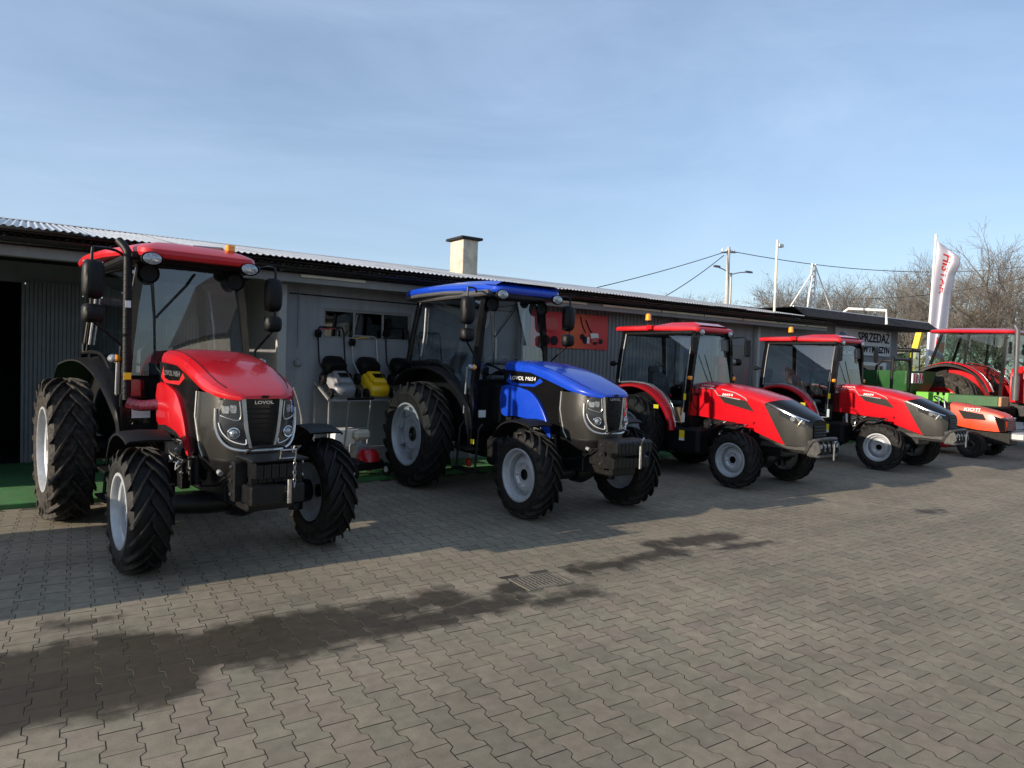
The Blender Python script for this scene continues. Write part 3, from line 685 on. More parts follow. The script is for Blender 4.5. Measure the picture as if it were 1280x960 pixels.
def hub_mb(rim, W, side, dish, hub):
    s = side; x0 = s*W/2*(0.90-dish*2); o = MB()
    o.lathe([(x0-s*0.05, 0.001), (x0-s*0.05, hub*1.0), (x0+s*0.035, hub*1.02), (x0+s*0.035, hub*0.8), (x0+s*0.01, hub*0.7), (x0+s*0.01, 0.001)], n=20)
    return o
_wc = {}
def wheel(root, x, y, Rr, W, rim, nl, lh, lw, dish=0.3, hub=0.06, kind='disc', style='ag', rubber='rubber', rimmat='rim_silver', spin=0.0):
    s = -1 if x < 0 else 1
    key = (Rr, W, rim, nl, style, rubber, rimmat, kind)
    if key not in _wc:
        _wc[key] = (tyre_mb(Rr, W, rim, nl, lh, lw, style).mesh('wheel', rubber, 35), {q: (rim_mb(rim, W, q, dish, hub, kind).mesh('rim', rimmat, 30), hub_mb(rim, W, q, dish, hub).mesh('hub', 'black_gloss', 30)) for q in (-1, 1)})
    t, rr = _wc[key]
    o = obj('wheel', t, root, (x, y, Rr-0.006)); o.rotation_euler = (spin, 0, 0)
    obj('rim', rr[s][0], o); obj('hub', rr[s][1], o)
    return o

# ================================================================= SHARED TRACTOR PIECES
def arc_fender(root, x0, x1, pts, th=0.018, lip=0.04, m='black_plastic', name='fender', x1b=None):
    """curved sheet running through (y,z) pts, from inner x0 to outer x1, with turned-down outer lip"""
    P = smooth([(0, y, z) for y, z in pts], 5)
    b = MB(); loops = []
    for i, p in enumerate(P):
        t = (P[min(i+1, len(P)-1)] - P[max(i-1, 0)]).normalized(); nrm = Vector((0, t.z, -t.y))
        if nrm.z < 0 and abs(nrm.z) > 0.2: nrm = -nrm
        c = Vector((0, p.y, p.z))
        def q(x, d): v = c + nrm*d; return (x, v.y, v.z)
        t_ = i/(len(P)-1)
        if i == 0: xo = x1
        s = 1 if xo > x0 else -1
        x1 = xo if x1b is None else lerp(xo, x1b, min(1, max(0, (t_-0.2)/0.7))**0.9)
        loops.append([q(x0, 0), q(lerp(x0, x1, 0.5), 0.008), q(x1 - s*0.025, 0), q(x1, -0.015), q(x1, -lip), q(x1 - s*0.012, -lip), q(x1 - s*0.014, -0.02), q(x1-s*0.03, -th), q(x0, -th)])
    b.loft(loops); return b.build(name, m, root, ang=40)
def mirror_pair(root, sx, base, arm_top, out, zt, zb, indicator=True):
    """bent tube arm with a tall and a short mirror head and a turn signal at its foot"""
    bx, by = base
    b = MB(); pts = [(sx*bx, by+0.02, zt+0.10), (sx*(bx+0.10), by-0.12, zt+0.13), (sx*(out-0.04), by-0.26, zt+0.12), (sx*out, by-0.28, zt+0.06), (sx*out, by-0.28, zb+0.10), (sx*(out-0.01), by-0.27, zb+0.02), (sx*(bx+0.06), by-0.08, zb-0.16), (sx*(bx+0.04), by-0.05, zb-0.24), (sx*(bx+0.04), by-0.03, zb-0.62)]
    b.tube(smooth(pts, 3), 0.0125, 8); arm = b.build('mirror_arm', 'black_metal', root)
    for (z0, z1) in ((zb+0.20, zt+0.02), (zb, zb+0.165)):
        h = MB(); w = 0.090; c = sx*(out-0.015)
        lo = []
        for (d, k) in ((0.0, 0.62), (0.02, 0.86), (0.05, 0.97), (0.085, 1.0), (0.10, 0.97)):
            ring = []
            for a in range(16):
                an = 2*PI*a/16; ca, sa_ = math.cos(an), math.sin(an)
                ex = abs(ca)**0.55*(1 if ca >= 0 else -1); ez = abs(sa_)**0.5*(1 if sa_ >= 0 else -1)
                ring.append((c + ex*w*k, by-0.34+d, (z0+z1)/2 + ez*(z1-z0)/2*k))
            lo.append(ring)
        h.loft(lo); ho = h.build('mirror', 'black_plastic', root, ang=40)
        g = MB(); g.box(c-w*0.86, c+w*0.86, by-0.239, by-0.2365, z0+0.015, z1-0.015, 0.0); g.build('mirror_glass', 'mirror_glass', ho)
    if indicator:
        c = sx*(bx+0.10)
        g = MB(); g.lathe([(-0.055,0.002),(-0.045,0.03),(0.0,0.048),(0.02,0.05),(0.03,0.03),(0.03,0.001)], (c, by-0.09, zb-0.30), 16, 'y'); g.xf(lambda v: Vector((v.x, v.y, (v.z-(zb-0.30))*0.8 + zb-0.30)))
        s0 = g.build('turn_signal', 'clear_lens', root)
        g = MB(); g.lathe([(-0.061,0.002),(-0.052,0.02),(-0.03,0.033),(-0.01,0.036)], (c+sx*(-0.02), by-0.093, zb-0.30), 14, 'y'); g.build('amber_lens', 'amber', s0)
def roof_rings(x, y0, y1, zf, th, crown, rad=0.14, n=6, xf=None):
    xf = xf or x
    def k_(y): return lerp(xf/x, 1.0, min(1, max(0, (y-y0)/(0.75*(y1-y0)))))
    """rounded-rectangle roof cap; zf(y) gives the underside height"""
    def loop(ins, dz, k):
        pts = []
        ins = min(ins, x*0.7); r = max(rad - ins*0.6, 0.03); X = x-ins; Y0 = y0+ins; Y1 = y1-ins
        for cx, cy, a0 in ((X-r, Y0+r, -PI/2), (X-r, Y1-r, 0), (-X+r, Y1-r, PI/2), (-X+r, Y0+r, PI)):
            for i in range(n+1):
                a = a0 + (PI/2)*i/n; pts.append((cx + r*math.cos(a), cy + r*math.sin(a)))
        # extra points along the sides
        full = []
        for i in range(len(pts)):
            p, q = pts[i], pts[(i+1) % len(pts)]; full.append(p)
            if i % (n+1) == n:
                for j in range(1, 8): full.append((lerp(p[0],q[0],j/8), lerp(p[1],q[1],j/8)))
        return [(px*k_(py), py, zf(py) + dz + k*(1-(px/x)**2)) for px, py in full]
    lv = [loop(0.05, -0.012, 0), loop(0.012, 0.0, 0), loop(0.0, th*0.35, 0), loop(0.012, th*0.8, 0.0), loop(0.05, th, 0.0), loop(0.16, th+crown*0.45, 0.01), loop(0.30, th+crown*0.8, 0.015), loop(0.45, th+crown, 0.02)]
    m = MB(); m.loft(lv); return m
def seat(root, y, z, hw=0.23, wrap=None):
    s = MB(); s.box(-hw, hw, y-0.22, y+0.22, z, z+0.12, 0.04); lo = []
    for (zz, w, yy, t) in ((z+0.08, hw*0.95, y+0.18, 0.06), (z+0.3, hw, y+0.25, 0.07), (z+0.52, hw*0.9, y+0.31, 0.06), (z+0.6, hw*0.55, y+0.33, 0.03)):
        lo.append([(-w, yy, zz), (-w*0.9, yy-t, zz), (w*0.9, yy-t, zz), (w, yy, zz), (w*0.9, yy+t, zz), (-w*0.9, yy+t, zz)])
    s.loft(lo); s.box(-0.14, 0.14, y-0.15, y+0.15, z-0.25, z, 0.02)
    o = s.build('seat', 'seat_fabric', root, ang=50)
    if wrap:
        c = MB(); lo = []
        for (zz, w, yy, t) in ((z+0.14, hw*1.05, y+0.18, 0.09), (z+0.3, hw*1.1, y+0.25, 0.11), (z+0.52, hw*1.0, y+0.31, 0.1), (z+0.64, hw*0.5, y+0.33, 0.04)):
            lo.append([(-w, yy, zz), (-w*0.9, yy-t, zz), (0, yy-t*1.2, zz), (w*0.9, yy-t, zz), (w, yy, zz), (w*0.9, yy+t, zz), (-w*0.9, yy+t, zz)])
        c.loft(lo); c.build('seat_wrap', 'clear_wrap', o, ang=50)
def steering(root, y, z, r=0.19, tilt=35):
    m = MB(); pts = []
    for k in range(28):
        a = 2*PI*k/28; pts.append((r*math.cos(a), y + r*math.sin(a)*math.cos(R(tilt)), z + r*math.sin(a)*math.sin(R(tilt))))
    m.tube(pts, 0.014, 8, closed=True)
    for a in (0.3, PI-0.3, -PI/2): m.tube([(0,y+0.02,z-0.03),(r*math.cos(a), y + r*math.sin(a)*math.cos(R(tilt)), z + r*math.sin(a)*math.sin(R(tilt)))], 0.011, 6)
    m.tube([(0,y+0.02,z-0.02),(0,y-0.16,z-0.4)], 0.035, 8)
    m.build('steering_wheel', 'black_plastic', root, ang=50)
def hoses(root, seed, box, n=14, m='black_metal', name='hose'):
    rd = random.Random(seed); b = MB(); x0,x1,y0,y1,z0,z1 = box
    for k in range(n):
        p = [(rd.uniform(x0,x1), rd.uniform(y0,y1), rd.uniform(z0,z1)) for _ in range(4)]
        p.sort(key=lambda q: q[1]); b.tube(smooth(p, 4), rd.choice((0.007,0.010,0.013)), 6)
    return tag(b.build(name, m, root, ang=60), kind='stuff')
def fittings(root, seed, box, n=16, m='steel'):
    rd = random.Random(seed); b = MB(); x0,x1,y0,y1,z0,z1 = box
    for k in range(n):
        p = Vector((rd.uniform(x0,x1), rd.uniform(y0,y1), rd.uniform(z0,z1))); d = Vector((rd.uniform(-1,1), rd.uniform(-1,1), rd.uniform(-1,1))).normalized()
        b.cyl(p, p+d*rd.uniform(0.02,0.05), rd.uniform(0.006,0.013), n=6)
    return tag(b.build('fitting', m, root, ang=30), kind='stuff')
def front_axle(root, hw, R_, z=None):
    z = z or R_; b = MB()
    b.tube([(-hw,0,z),(-0.25,0,z-0.02),(0.25,0,z-0.02),(hw,0,z)], [0.075,0.09,0.09,0.075], 12)
    b.lathe([(-0.13,0.02),(-0.12,0.13),(0,0.16),(0.12,0.13),(0.13,0.02)], (0.05,0.0,z-0.01), 16)
    for s in (-1,1):
        b.cyl((s*(hw-0.02),0,z-0.16),(s*(hw-0.02),0,z+0.16),0.065,0.06,12); b.cyl((s*(hw-0.06),0,z),(s*(hw+0.10),0,z),0.12,0.10,16)
    b.build('front_axle', 'cast_iron', root)
    c = MB(); c.cyl((-0.3,0.17,z+0.02),(0.3,0.17,z+0.02),0.03,n=10); c.build('steering_cylinder', 'black_metal', root)
    c = MB(); c.cyl((-hw+0.1,0.16,z+0.02),(hw-0.1,0.16,z+0.02),0.013,n=8); c.build('tie_rod', 'steel', root)
def front_weights(root, n, w, y0, zt, th=0.052):
    for k in range(n):
        x = (k-(n-1)/2)*th*1.12
        b = MB(); p = [(y0,zt-0.02),(y0+0.02,zt),(y0+0.28,zt),(y0+0.3,zt-0.03),(y0+0.3,zt-0.1),(y0+0.16,zt-0.13),(y0+0.16,zt-0.17),(y0+0.33,zt-0.19),(y0+0.33,zt-0.3),(y0+0.06,zt-0.3),(y0+0.04,zt-0.28),(y0+0.04,zt-0.19),(y0+0.1,zt-0.17),(y0+0.1,zt-0.13),(y0,zt-0.12)]
        b.prism(p, x-th/2, x+th/2); b.build('ballast_weight', 'cast_iron', root, ang=25)
def work_lamp(root, x, y, z, rx=0.075, rz=0.048, yaw=0.0):
    b = MB(); b.lathe([(0.07,0.001),(0.06,0.55),(0.02,0.95),(0.0,1.0),(-0.01,0.96)], (0,0,0), 20, 'y')
    b.xf(lambda v: Vector((x + v.x*rx*1.12*math.cos(yaw) - v.y*math.sin(yaw), y + v.y + v.x*rx*math.sin(yaw), z + v.z*rz*1.15))); o = b.build('work_lamp', 'black_plastic', root, ang=50)
    b = MB(); b.lathe([(-0.012,0.93),(-0.018,0.6),(-0.02,0.001)], (0,0,0), 20, 'y'); b.xf(lambda v: Vector((x + v.x*rx*math.cos(yaw), y + v.y + v.x*rx*math.sin(yaw), z + v.z*rz))); b.build('lens', 'clear_lens', o, ang=60)
def pane(root, poly3, m='cab_glass', name='window'):
    b = MB(); b.add(poly3, [tuple(range(len(poly3)))]); return b.build(name, m, root, ang=0)
def curved_pane(root, polyyz, xf_, s, m='cab_glass', name='door_window'):
    bm = bmesh.new(); f = bm.faces.new([bm.verts.new((0, y, z)) for y, z in polyyz]); bmesh.ops.triangulate(bm, faces=[f], ngon_method='EAR_CLIP')
    for _ in range(3): bmesh.ops.subdivide_edges(bm, edges=[e for e in bm.edges if e.calc_length() > 0.12], cuts=1, use_grid_fill=True)
    bmesh.ops.triangulate(bm, faces=bm.faces); bm.verts.index_update()
    b = MB(); b.v = [(s*xf_(v.co.z, v.co.y), v.co.y, v.co.z) for v in bm.verts]; b.f = [tuple(v.index for v in q.verts) for q in bm.faces]; bm.free()
    return b.build(name, m, root, ang=80)
def bent_post(s, xf_, y0, y1, z0, z1, w, d, name, m, root):
    q = MB(); lo = []
    for k in range(6):
        t = k/5; z = lerp(z0, z1, t); y = lerp(y0, y1, t); x = s*(xf_(z, y)-0.012); lo.append([(x-w/2,y-d/2,z),(x+w/2,y-d/2,z),(x+w/2,y+d/2,z),(x-w/2,y+d/2,z)])
    q.loft(lo); return q.build(name, m, root)
def decal(root, txt, size, loc, rot, m, name='lettering', width=None, shear=0.0, bold=0.0):
    me = text_mesh(txt, size, 0.0015, m, name, shear=shear, bold=bold); o = obj(name, me, root, loc); o.rotation_euler = rot
    if width:
        w = max(v.co.x for v in me.vertices)-min(v.co.x for v in me.vertices); o.scale = (width/w, 1, 1)
    return o
def beacon(root, x, y, z):
    b = MB(); b.tube([(x,y,z),(x,y,z+0.07)], 0.012, 8); b.lathe([(0.07,0.001),(0.07,0.04),(0.1,0.045),(0.1,0.001)], (x,y,z), 16, 'z'); o = b.build('beacon', 'black_plastic', root)
    b = MB(); b.lathe([(0.10,0.001),(0.10,0.05),(0.19,0.045),(0.21,0.03),(0.215,0.001)], (x,y,z), 16, 'z'); b.build('amber_dome', 'amber', o)

# ================================================================= TRACTOR A : broad utility tractor with cab
NOSE = [(0,-.585),(.1,-.577),(.2,-.545),(.28,-.485),(.335,-.38),(.36,-.24),(.363,-.08)]
_np = smooth([(x,y,0) for x,y in NOSE], 8); _ns = [0.0]
for p, q in zip(_np, _np[1:]): _ns.append(_ns[-1] + (q-p).length)
def nose(s, z, off=0.0):
    """point on the nose skin: s = signed arc length from the centre line"""
    a = min(abs(s), _ns[-1]-1e-6); i = max(k for k in range(len(_ns)-1) if _ns[k] <= a)
    t = (a-_ns[i])/(_ns[i+1]-_ns[i]); p = _np[i].lerp(_np[i+1], t); d = (_np[i+1]-_np[i]).normalized(); n = Vector((d.y, -d.x, 0))
    tp = 1 - 0.10*max(0, (1.16-z)/0.26)**1.5 if z < 1.16 else 1 - 0.03*(z-1.16)/0.25
    x = p.x*tp + n.x*off*0 ; y = p.y*(0.97+0.03*tp) 
    x += (-n.x)*(-off) if False else 0
    n2 = Vector((-d.y, d.x, 0)) if (-d.y) >= 0 else Vector((d.y, -d.x, 0))
    nn = Vector((abs(d.y), -abs(d.x), 0))
    x += nn.x*off; y += nn.y*off
    return Vector((x if s >= 0 else -x, y, z))
def nose_patch(rows, off, th=0.012, n=10):
    b = MB(); k = len(rows)-1
    def fn(u, v):
        t = u*k; i = min(int(t), k-1); f = t-i
        z = lerp(rows[i][0], rows[i+1][0], f); a = lerp(rows[i][1], rows[i+1][1], f); c = lerp(rows[i][2], rows[i+1][2], f)
        return nose(lerp(a, c, v), z, off)
    b.shell(fn, k*2, n, (0, th, 0)); return b
def nose_tube(pts, off, r):
    b = MB(); P = smooth([(s, z, 0) for s, z in pts], 6); b.tube([nose(p.x, p.y, off) for p in P], r, 8); return b

def tractor_a(name, label, loc, rz, paint, roofmat, rear_tyre, exhaust, model_txt, accent, roof_lip=None):
    T = thing(name, label, 'tractor', loc, rz)
    FR, RR, WB = 0.485, 0.71, 2.05
    for s in (-1, 1):
        wheel(T, s*0.755, -0.05, FR, 0.29, 0.278, 18, 0.046, 0.040, dish=0.40, hub=0.06, spin=0.1*s)
        wheel(T, s*0.945, 2.18, RR, 0.38, 0.405, 20, 0.056, 0.050, dish=0.34, hub=0.10, kind='lugged', rubber=rear_tyre, spin=0.3+0.1*s)
    # running gear
    front_axle(T, 0.56, FR)
    b = MB(); b.box(-0.2,0.2,-0.35,1.05,0.50,0.98,0.03); b.box(-0.26,0.26,0.15,0.8,0.62,0.9,0.03); b.cyl((-0.30,0.3,0.85),(-0.30,0.75,0.85),0.06,n=12); b.cyl((-0.3,0.05,0.62),(-0.3,0.05,0.86),0.05,n=12); b.box(-0.3,-0.22,0.5,0.62,0.5,0.8,0.01); b.build('engine', 'cast_iron', T)
    b = MB(); b.box(-0.24,0.24,1.05,2.4,0.42,0.95,0.03); b.cyl((-0.78,WB,RR),(0.78,WB,RR),0.12,n=16); b.build('transmission', 'cast_iron', T)
    b = MB(); b.box(-0.19,0.19,-0.78,0.5,0.52,0.68,0.02); b.box(-0.22,0.22,-0.62,-0.45,0.62,0.80,0.01); b.build('front_frame', 'black_metal', T)
    hoses(T, 3, (-0.36,-0.18,-0.05,0.75,0.72,1.08), 12); hoses(T, 9, (-0.33,-0.2,0.1,0.7,0.6,0.95), 4, 'dull_steel', 'pipe'); fittings(T, 5, (-0.38,-0.24,-0.1,0.7,0.66,1.0), 26)
    hoses(T, 4, (0.18,0.36,-0.05,0.75,0.72,1.08), 8)
    front_weights(T, 9 if not exhaust else 6, 0, -0.93, 0.915)
    b = MB(); b.box(-0.27,0.27,-0.74,-0.66,0.60,0.9,0.01); b.build('weight_bracket', 'black_metal', T)
    if exhaust:
        b = MB(); b.box(-0.22,0.22,-0.96,-0.62,0.917,0.937,0.008); b.box(-0.21,0.21,-0.925,-0.6,0.592,0.735,0.012); b.build('weight_plate', 'cast_iron', T)
        b = MB(); b.tube([(0.0,-0.94,0.935),(0.0,-0.95,1.0),(0.12,-0.95,1.0),(0.12,-0.94,0.935)], 0.009, 8, closed=True); b.build('pin_handle', 'steel', T); b = MB(); b.cyl((0.07,-0.96,0.60),(0.07,-0.96,0.78),0.018,n=10); b.build('tow_pin', 'steel', T)
        for k in range(7):
            c = MB(); zc = 0.925 - k*0.032; pts = [(0.10+(0.010*math.cos(a) if k % 2 else 0), -0.975+(0 if k % 2 else 0.010*math.cos(a)), zc+0.02*math.sin(a)) for a in [2*PI*i/8 for i in range(8)]]
            c.tube(pts, 0.0035, 5, closed=True); c.build('chain_link', 'steel', T)
    else:
        b = MB(); b.cyl((0.05,-0.96,0.62),(0.05,-0.96,0.86),0.016,n=10); b.tube([(0.05,-0.96,0.86),(0.03,-1.0,0.93),(0.08,-0.98,0.95)], 0.008, 6); b.build('tow_pin', 'steel', T)
    # hood top
    st = [(1.04,.335,1.735,1.615),(.8,.345,1.735,1.61),(.5,.352,1.712,1.595),(.2,.358,1.66,1.545),(0,.36,1.61,1.495),(-.2,.355,1.55,1.44),(-.36,.335,1.492,1.405),(-.47,.30,1.45,1.388),(-.55,.25,1.415,1.378),(-.60,.19,1.39,1.372)]
    lo = []
    for (y,w,zt,ze) in st:
        d = zt-ze
        half = [(w*0.985,ze-0.02),(w,ze),(w*0.995,ze+d*0.30),(w*0.95,ze+d*0.62),(w*0.82,ze+d*0.88),(w*0.62,ze+d*0.955),(w*0.5,zt-d*0.02),(w*0.25,zt)]
        lo.append([(x,y,z) for x,z in half] + [(0,y,zt+0.002)] + [(-x,y,z) for x,z in reversed(half)])
    lo.append([(x*0.93, -0.615, 1.366 + (z-1.366)*0.12) for x,_,z in lo[-1]])
    b = MB(); b.loft(lo, closed=False, cap=False); b.add([lo[-1][k] for k in range(len(lo[-1]))], [tuple(range(len(lo[-1])))]); b.add([lo[0][k] for k in range(len(lo[0]))], [tuple(range(len(lo[0])))])
    b.build('hood', paint, T, ang=24)
    for s in (-1,1):
        b = MB(); b.tube([(s*w*0.82, y, ze+(zt-ze)*0.88+0.0015) for (y,w,zt,ze) in st[:-2]], 0.003, 5); b.build('hood_seam', 'black_plastic', T)
    b = MB(); b.box(-0.03,0.03,-0.628,-0.612,1.372,1.392,0.004); b.build('hood_latch', 'black_plastic', T)
    # inner black shell, side swoosh, painted side panel
    b = MB(); b.box(-0.325,0.325,0.3,1.03,0.95,1.57,0.03); b.box(-0.30,0.30,1.0,1.42,0.9,1.40,0.02); b.box(-0.322,0.322,-0.12,0.31,0.95,1.42,0.03); b.build('hood_core', 'black_plastic', T)
    sw = [(1.035,1.61),(.5,1.592),(.2,1.545),(0,1.49),(-.14,1.45),(-.16,1.2),(-.06,.9),(.04,.86),(.16,1.14),(.32,1.31),(.55,1.40),(1.035,1.415)]
    both('hood_trim', lambda: MB().prism(sw, 0.335, 0.352), 'black_gloss', T, 25)
    pn = [(1.04,1.405),(.58,1.39),(.36,1.31),(.2,1.15),(.1,.98),(.045,.855),(.12,.90),(.26,.985),(.45,1.03),(.75,1.05),(1.04,1.06)]
    P2 = smooth([(0,y,z) for y,z in pn], 3, closed=True)
    def side():
        q = MB(); a = [(0.338,p.y,p.z) for p in P2]; c = sum((Vector(p) for p in a), Vector())/len(a)
        l2 = [(0.372,)+tuple((Vector(p).lerp(c,0.0))[1:]) for p in a]; l3 = [(0.378,)+tuple((Vector(p).lerp(c,0.05))[1:]) for p in a]
        q.loft([a,l2,l3]); return q
    both('side_panel', side, paint, T, 30)
    # nose
    b = MB(); S = _ns[-1]; ss = [-S + 2*S*k/64 for k in range(65)]
    b.loft([[tuple(nose(s, z)) for s in ss] for z in (0.885,0.92,0.98,1.06,1.16,1.28,1.36,1.40)], closed=False, cap=False)
    b.add([tuple(nose(s,0.885)) for s in ss], [tuple(range(65))]); b.build('nose_panel', 'carbon_panel', T, ang=40)
    b = MB(); b.loft([[tuple(Vector((1.0,1.0,1)) * 0 + Vector((nose(s,0.9).x*k, nose(s,0.9).y*k2+o, z))) for s in ss] for (z,k,k2,o) in ((0.90,0.99,0.985,0),(0.88,1.0,1.0,0),(0.86,0.98,0.99,0),(0.80,0.93,0.97,0.0),(0.76,0.86,0.93,0.0))], closed=False, cap=False)
    b.build('bumper', 'black_plastic', T, ang=40)
    both('nose_edge', lambda: MB().tube([tuple(nose(0.70,1.40,0.004)),tuple(nose(0.705,1.2,0.004)),tuple(nose(0.66,0.95,0.004)),tuple(nose(0.62,0.88,0.004))],0.008,6), 'dull_steel', T)
    Z = lambda z: 1.385 - (1.385-z)*1.2
    nose_patch([(1.392,-0.33,0.33),(1.35,-0.335,0.335)], 0.004, 0.01, 24).build('grille_header', 'black_gloss', T)
    nose_patch([(1.37,-0.135,0.135),(1.2,-0.112,0.112),(Z(1.05),-0.078,0.078)], 0.006, 0.012, 8).build('grille', 'black_gloss', T)
    for k in range(7):
        z = 1.29 - k*0.038; w = interp([(0.98,0.07),(1.2,0.105),(1.37,0.128)], z)
        nose_patch([(z,-w,w),(z-0.012,-w,w)], 0.011, 0.006, 6).build('grille_bar', 'black_plastic', T)
    decal(T, 'LOVOL', 0.034, (0,-0.606,1.335), (PI/2,0,0), 'satin_silver', width=0.15, bold=0.001)
    rows = [(1.365,.165,.285),(1.33,.158,.325),(1.26,.147,.345),(1.19,.134,.342),(1.13,.122,.315),(1.085,.113,.262),(1.06,.108,.195),(1.05,.106,.15)]
    for s in (-1,1):
        hl = nose_patch([(Z(z), s*a, s*c) for z,a,c in rows], 0.010, 0.012, 10).build('headlight', 'lamp_dark', T, ang=40)
        nose_patch([(Z(1.35),s*.185,s*.29),(Z(1.31),s*.176,s*.318),(Z(1.255),s*.168,s*.312),(Z(1.23),s*.180,s*.25)], 0.017, 0.006, 8).build('upper_lens', 'lamp_dark', hl, ang=40)
        for (a, c, z0, z1) in ((.20,.24,1.325,1.275),(.25,.298,1.318,1.272)):
            nose_patch([(Z(z0),s*a,s*c),(Z((z0+z1)/2),s*(a-.005),s*(c+.004)),(Z(z1),s*a,s*(c-.006))], 0.0195, 0.004, 4).build('reflector', 'clear_lens', hl, ang=30)
        nose_tube([(s*.178,Z(1.352)),(s*.166,Z(1.25)),(s*.20,Z(1.228)),(s*.31,Z(1.258))], 0.019, 0.0045).build('lens_rim', 'satin_silver', hl)
        c = nose(s*0.215, Z(1.145), 0.012); nn = Vector((s*0.28,-0.96,0))
        q = MB(); q.tube([c + nn*0.014 + Vector((0.96,0.28*s,0))*0.042*math.cos(2*PI*k/20) + Vector((0,0,0.042*math.sin(2*PI*k/20))) for k in range(20)], 0.0055, 6, closed=True); q.build('projector_ring', 'chrome', hl)
        q = MB(); q.lathe([(0,0.034),(0.012,0.028),(0.02,0.015),(0.022,0.001)], (0,0,0), 16, 'y'); q.xf(lambda v: c + nn*(0.006+v.y) + Vector((0.96*s*s,0.28*s,0))*v.x + Vector((0,0,v.z))); q.build('projector_lens', 'clear_lens', hl, ang=60)
        nose_tube([(s*.128,Z(1.105)),(s*.13,Z(1.075)),(s*.17,Z(1.077)),(s*.24,Z(1.10)),(s*.295,Z(1.15)),(s*.322,Z(1.21))], 0.018, 0.0045).build('light_guide', 'white_plastic', hl)
        nose_patch([(1.383,s*.136,s*.168),(1.30,s*.128,s*.158),(Z(1.15),s*.108,s*.134),(Z(1.05),s*.086,s*.106)], 0.017, 0.012, 4).build('grille_blade', 'satin_silver', T, ang=30)
        nose_tube([(s*.358,Z(1.30)),(s*.352,Z(1.19)),(s*.322,Z(1.11)),(s*.26,Z(1.055)),(s*.17,Z(1.033)),(s*.09,Z(1.03)),(0,Z(1.03))], 0.012, 0.0125).build('lamp_surround', 'satin_silver', T)
        decal(T, 'LOVOL '+model_txt, 0.066, (s*0.3545, 0.64, 1.515), (PI/2,0,s*PI/2), 'white_sticker' if not exhaust else 'satin_silver', width=0.52, shear=0.15)
        a = MB(); a.prism([(0.98,1.47),(0.9,1.58),(0.86,1.47),(0.72,1.45),(0.40,1.46),(0.30,1.53),(0.24,1.49),(0.40,1.425),(0.86,1.425)], s*0.352, s*0.3535); a.build('decal', accent, T, ang=0)
    for s in (-1,1):
        b = MB(); b.tube(smooth([(s*0.20,-0.62,0.82),(s*0.27,-0.50,0.74),(s*0.24,-0.30,0.66),(s*0.30,-0.05,0.62)],4),0.011,6); b.build('hydraulic_hose', 'black_plastic', T)
        for k in range(3):
            c = MB(); c.cyl((s*(0.275),-0.70,0.66+k*0.1),(s*0.287,-0.70,0.66+k*0.1),0.014,n=6); c.build('bolt', 'steel', T)
        c = MB(); c.cyl((s*0.30,-0.545,0.79),(s*0.30,-0.50,0.80),0.02,n=10); c.build('bumper_plug', 'dull_steel', T)
    b = MB(); b.tube(smooth([(-0.16,-0.66,0.95),(-0.1,-0.72,1.0),(0.1,-0.72,1.0),(0.16,-0.66,0.95)],4),0.010,6); b.build('guard_hoop', 'black_metal', T)
    # fenders
    for s in (-1,1):
        arc_fender(T, s*0.56, s*0.88, [(0.50,0.84),(0.36,1.0),(0.12,1.075),(-0.12,1.06),(-0.22,1.03)], 0.014, 0.03)
        b = MB(); b.tube([(s*0.5,0.2,0.55),(s*0.56,0.22,0.9),(s*0.68,0.12,1.05)], 0.018, 6); b.build('fender_bracket', 'black_metal', T)
        arc_fender(T, s*0.60, s*0.95, [(2.86,1.33),(2.6,1.51),(2.3,1.60),(2.0,1.60),(1.68,1.50),(1.42,1.31),(1.26,1.08),(1.19,0.84)], 0.02, 0.03, x1b=s*0.64, name='rear_fender')
        ip = [(2.86,1.33),(2.6,1.51),(2.3,1.60),(2.0,1.60),(1.68,1.50),(1.42,1.31),(1.26,1.08),(1.19,0.84),(1.3,0.75),(2.7,0.9)]
        b = MB(); b.prism(ip, s*0.585, s*0.603); b.build('inner_fender', 'black_plastic', T)
        b = MB(); b.cyl((s*0.78,2.79,1.40),(s*0.78,2.86,1.40),0.04,n=14); b.build('tail_lamp', 'red_lens', T)
    before = set(o.name for o in bpy.data.objects if o.parent == T)
    # steps on both sides
    for s in (-1,1):
        for y in (0.98,1.42):
            b = MB(); b.tube([(s*0.60,y,0.92),(s*0.66,y,0.85),(s*0.70,y,0.32)], 0.016, 8); b.build('step_frame', 'black_metal', T)
        for z in (0.33,0.60):
            b = MB(); b.box(s*0.62,s*0.78,0.98,1.42,z-0.012,z+0.012,0.006); b.build('step', 'black_metal', T)
    b = MB(); b.box(-0.58,-0.28,0.62,0.95,0.42,0.78,0.05); b.build('fuel_tank', 'black_plastic', T)
    b = MB(); b.box(-0.66,-0.655,1.08,1.16,0.66,0.72); b.build('sticker', 'yellow_sticker', T)
    b = MB(); b.box(-0.60,-0.54,1.30,1.36,0.34,0.44,0.012); b.build('filter_cap', 'red_lens', T)
    low = set(o.name for o in bpy.data.objects if o.parent == T)
    # ---------------- cab
    W0, W1 = 0.60, 0.50
    cx = lambda z, y=1.27: 0.585 + 0.085*(1-max(0, min(1, (2.95-y)/1.68))**1.8) - 0.125*max(0, (z-0.9)/1.58)**2.1
    b = MB(); b.box(-0.58,0.58,1.25,2.95,0.80,0.86,0.01); b.box(-0.56,0.56,1.24,1.30,0.84,1.44,0.01); b.box(-0.57,0.57,2.6,2.95,0.86,1.60,0.02); b.build('cab_floor', 'black_plastic', T)
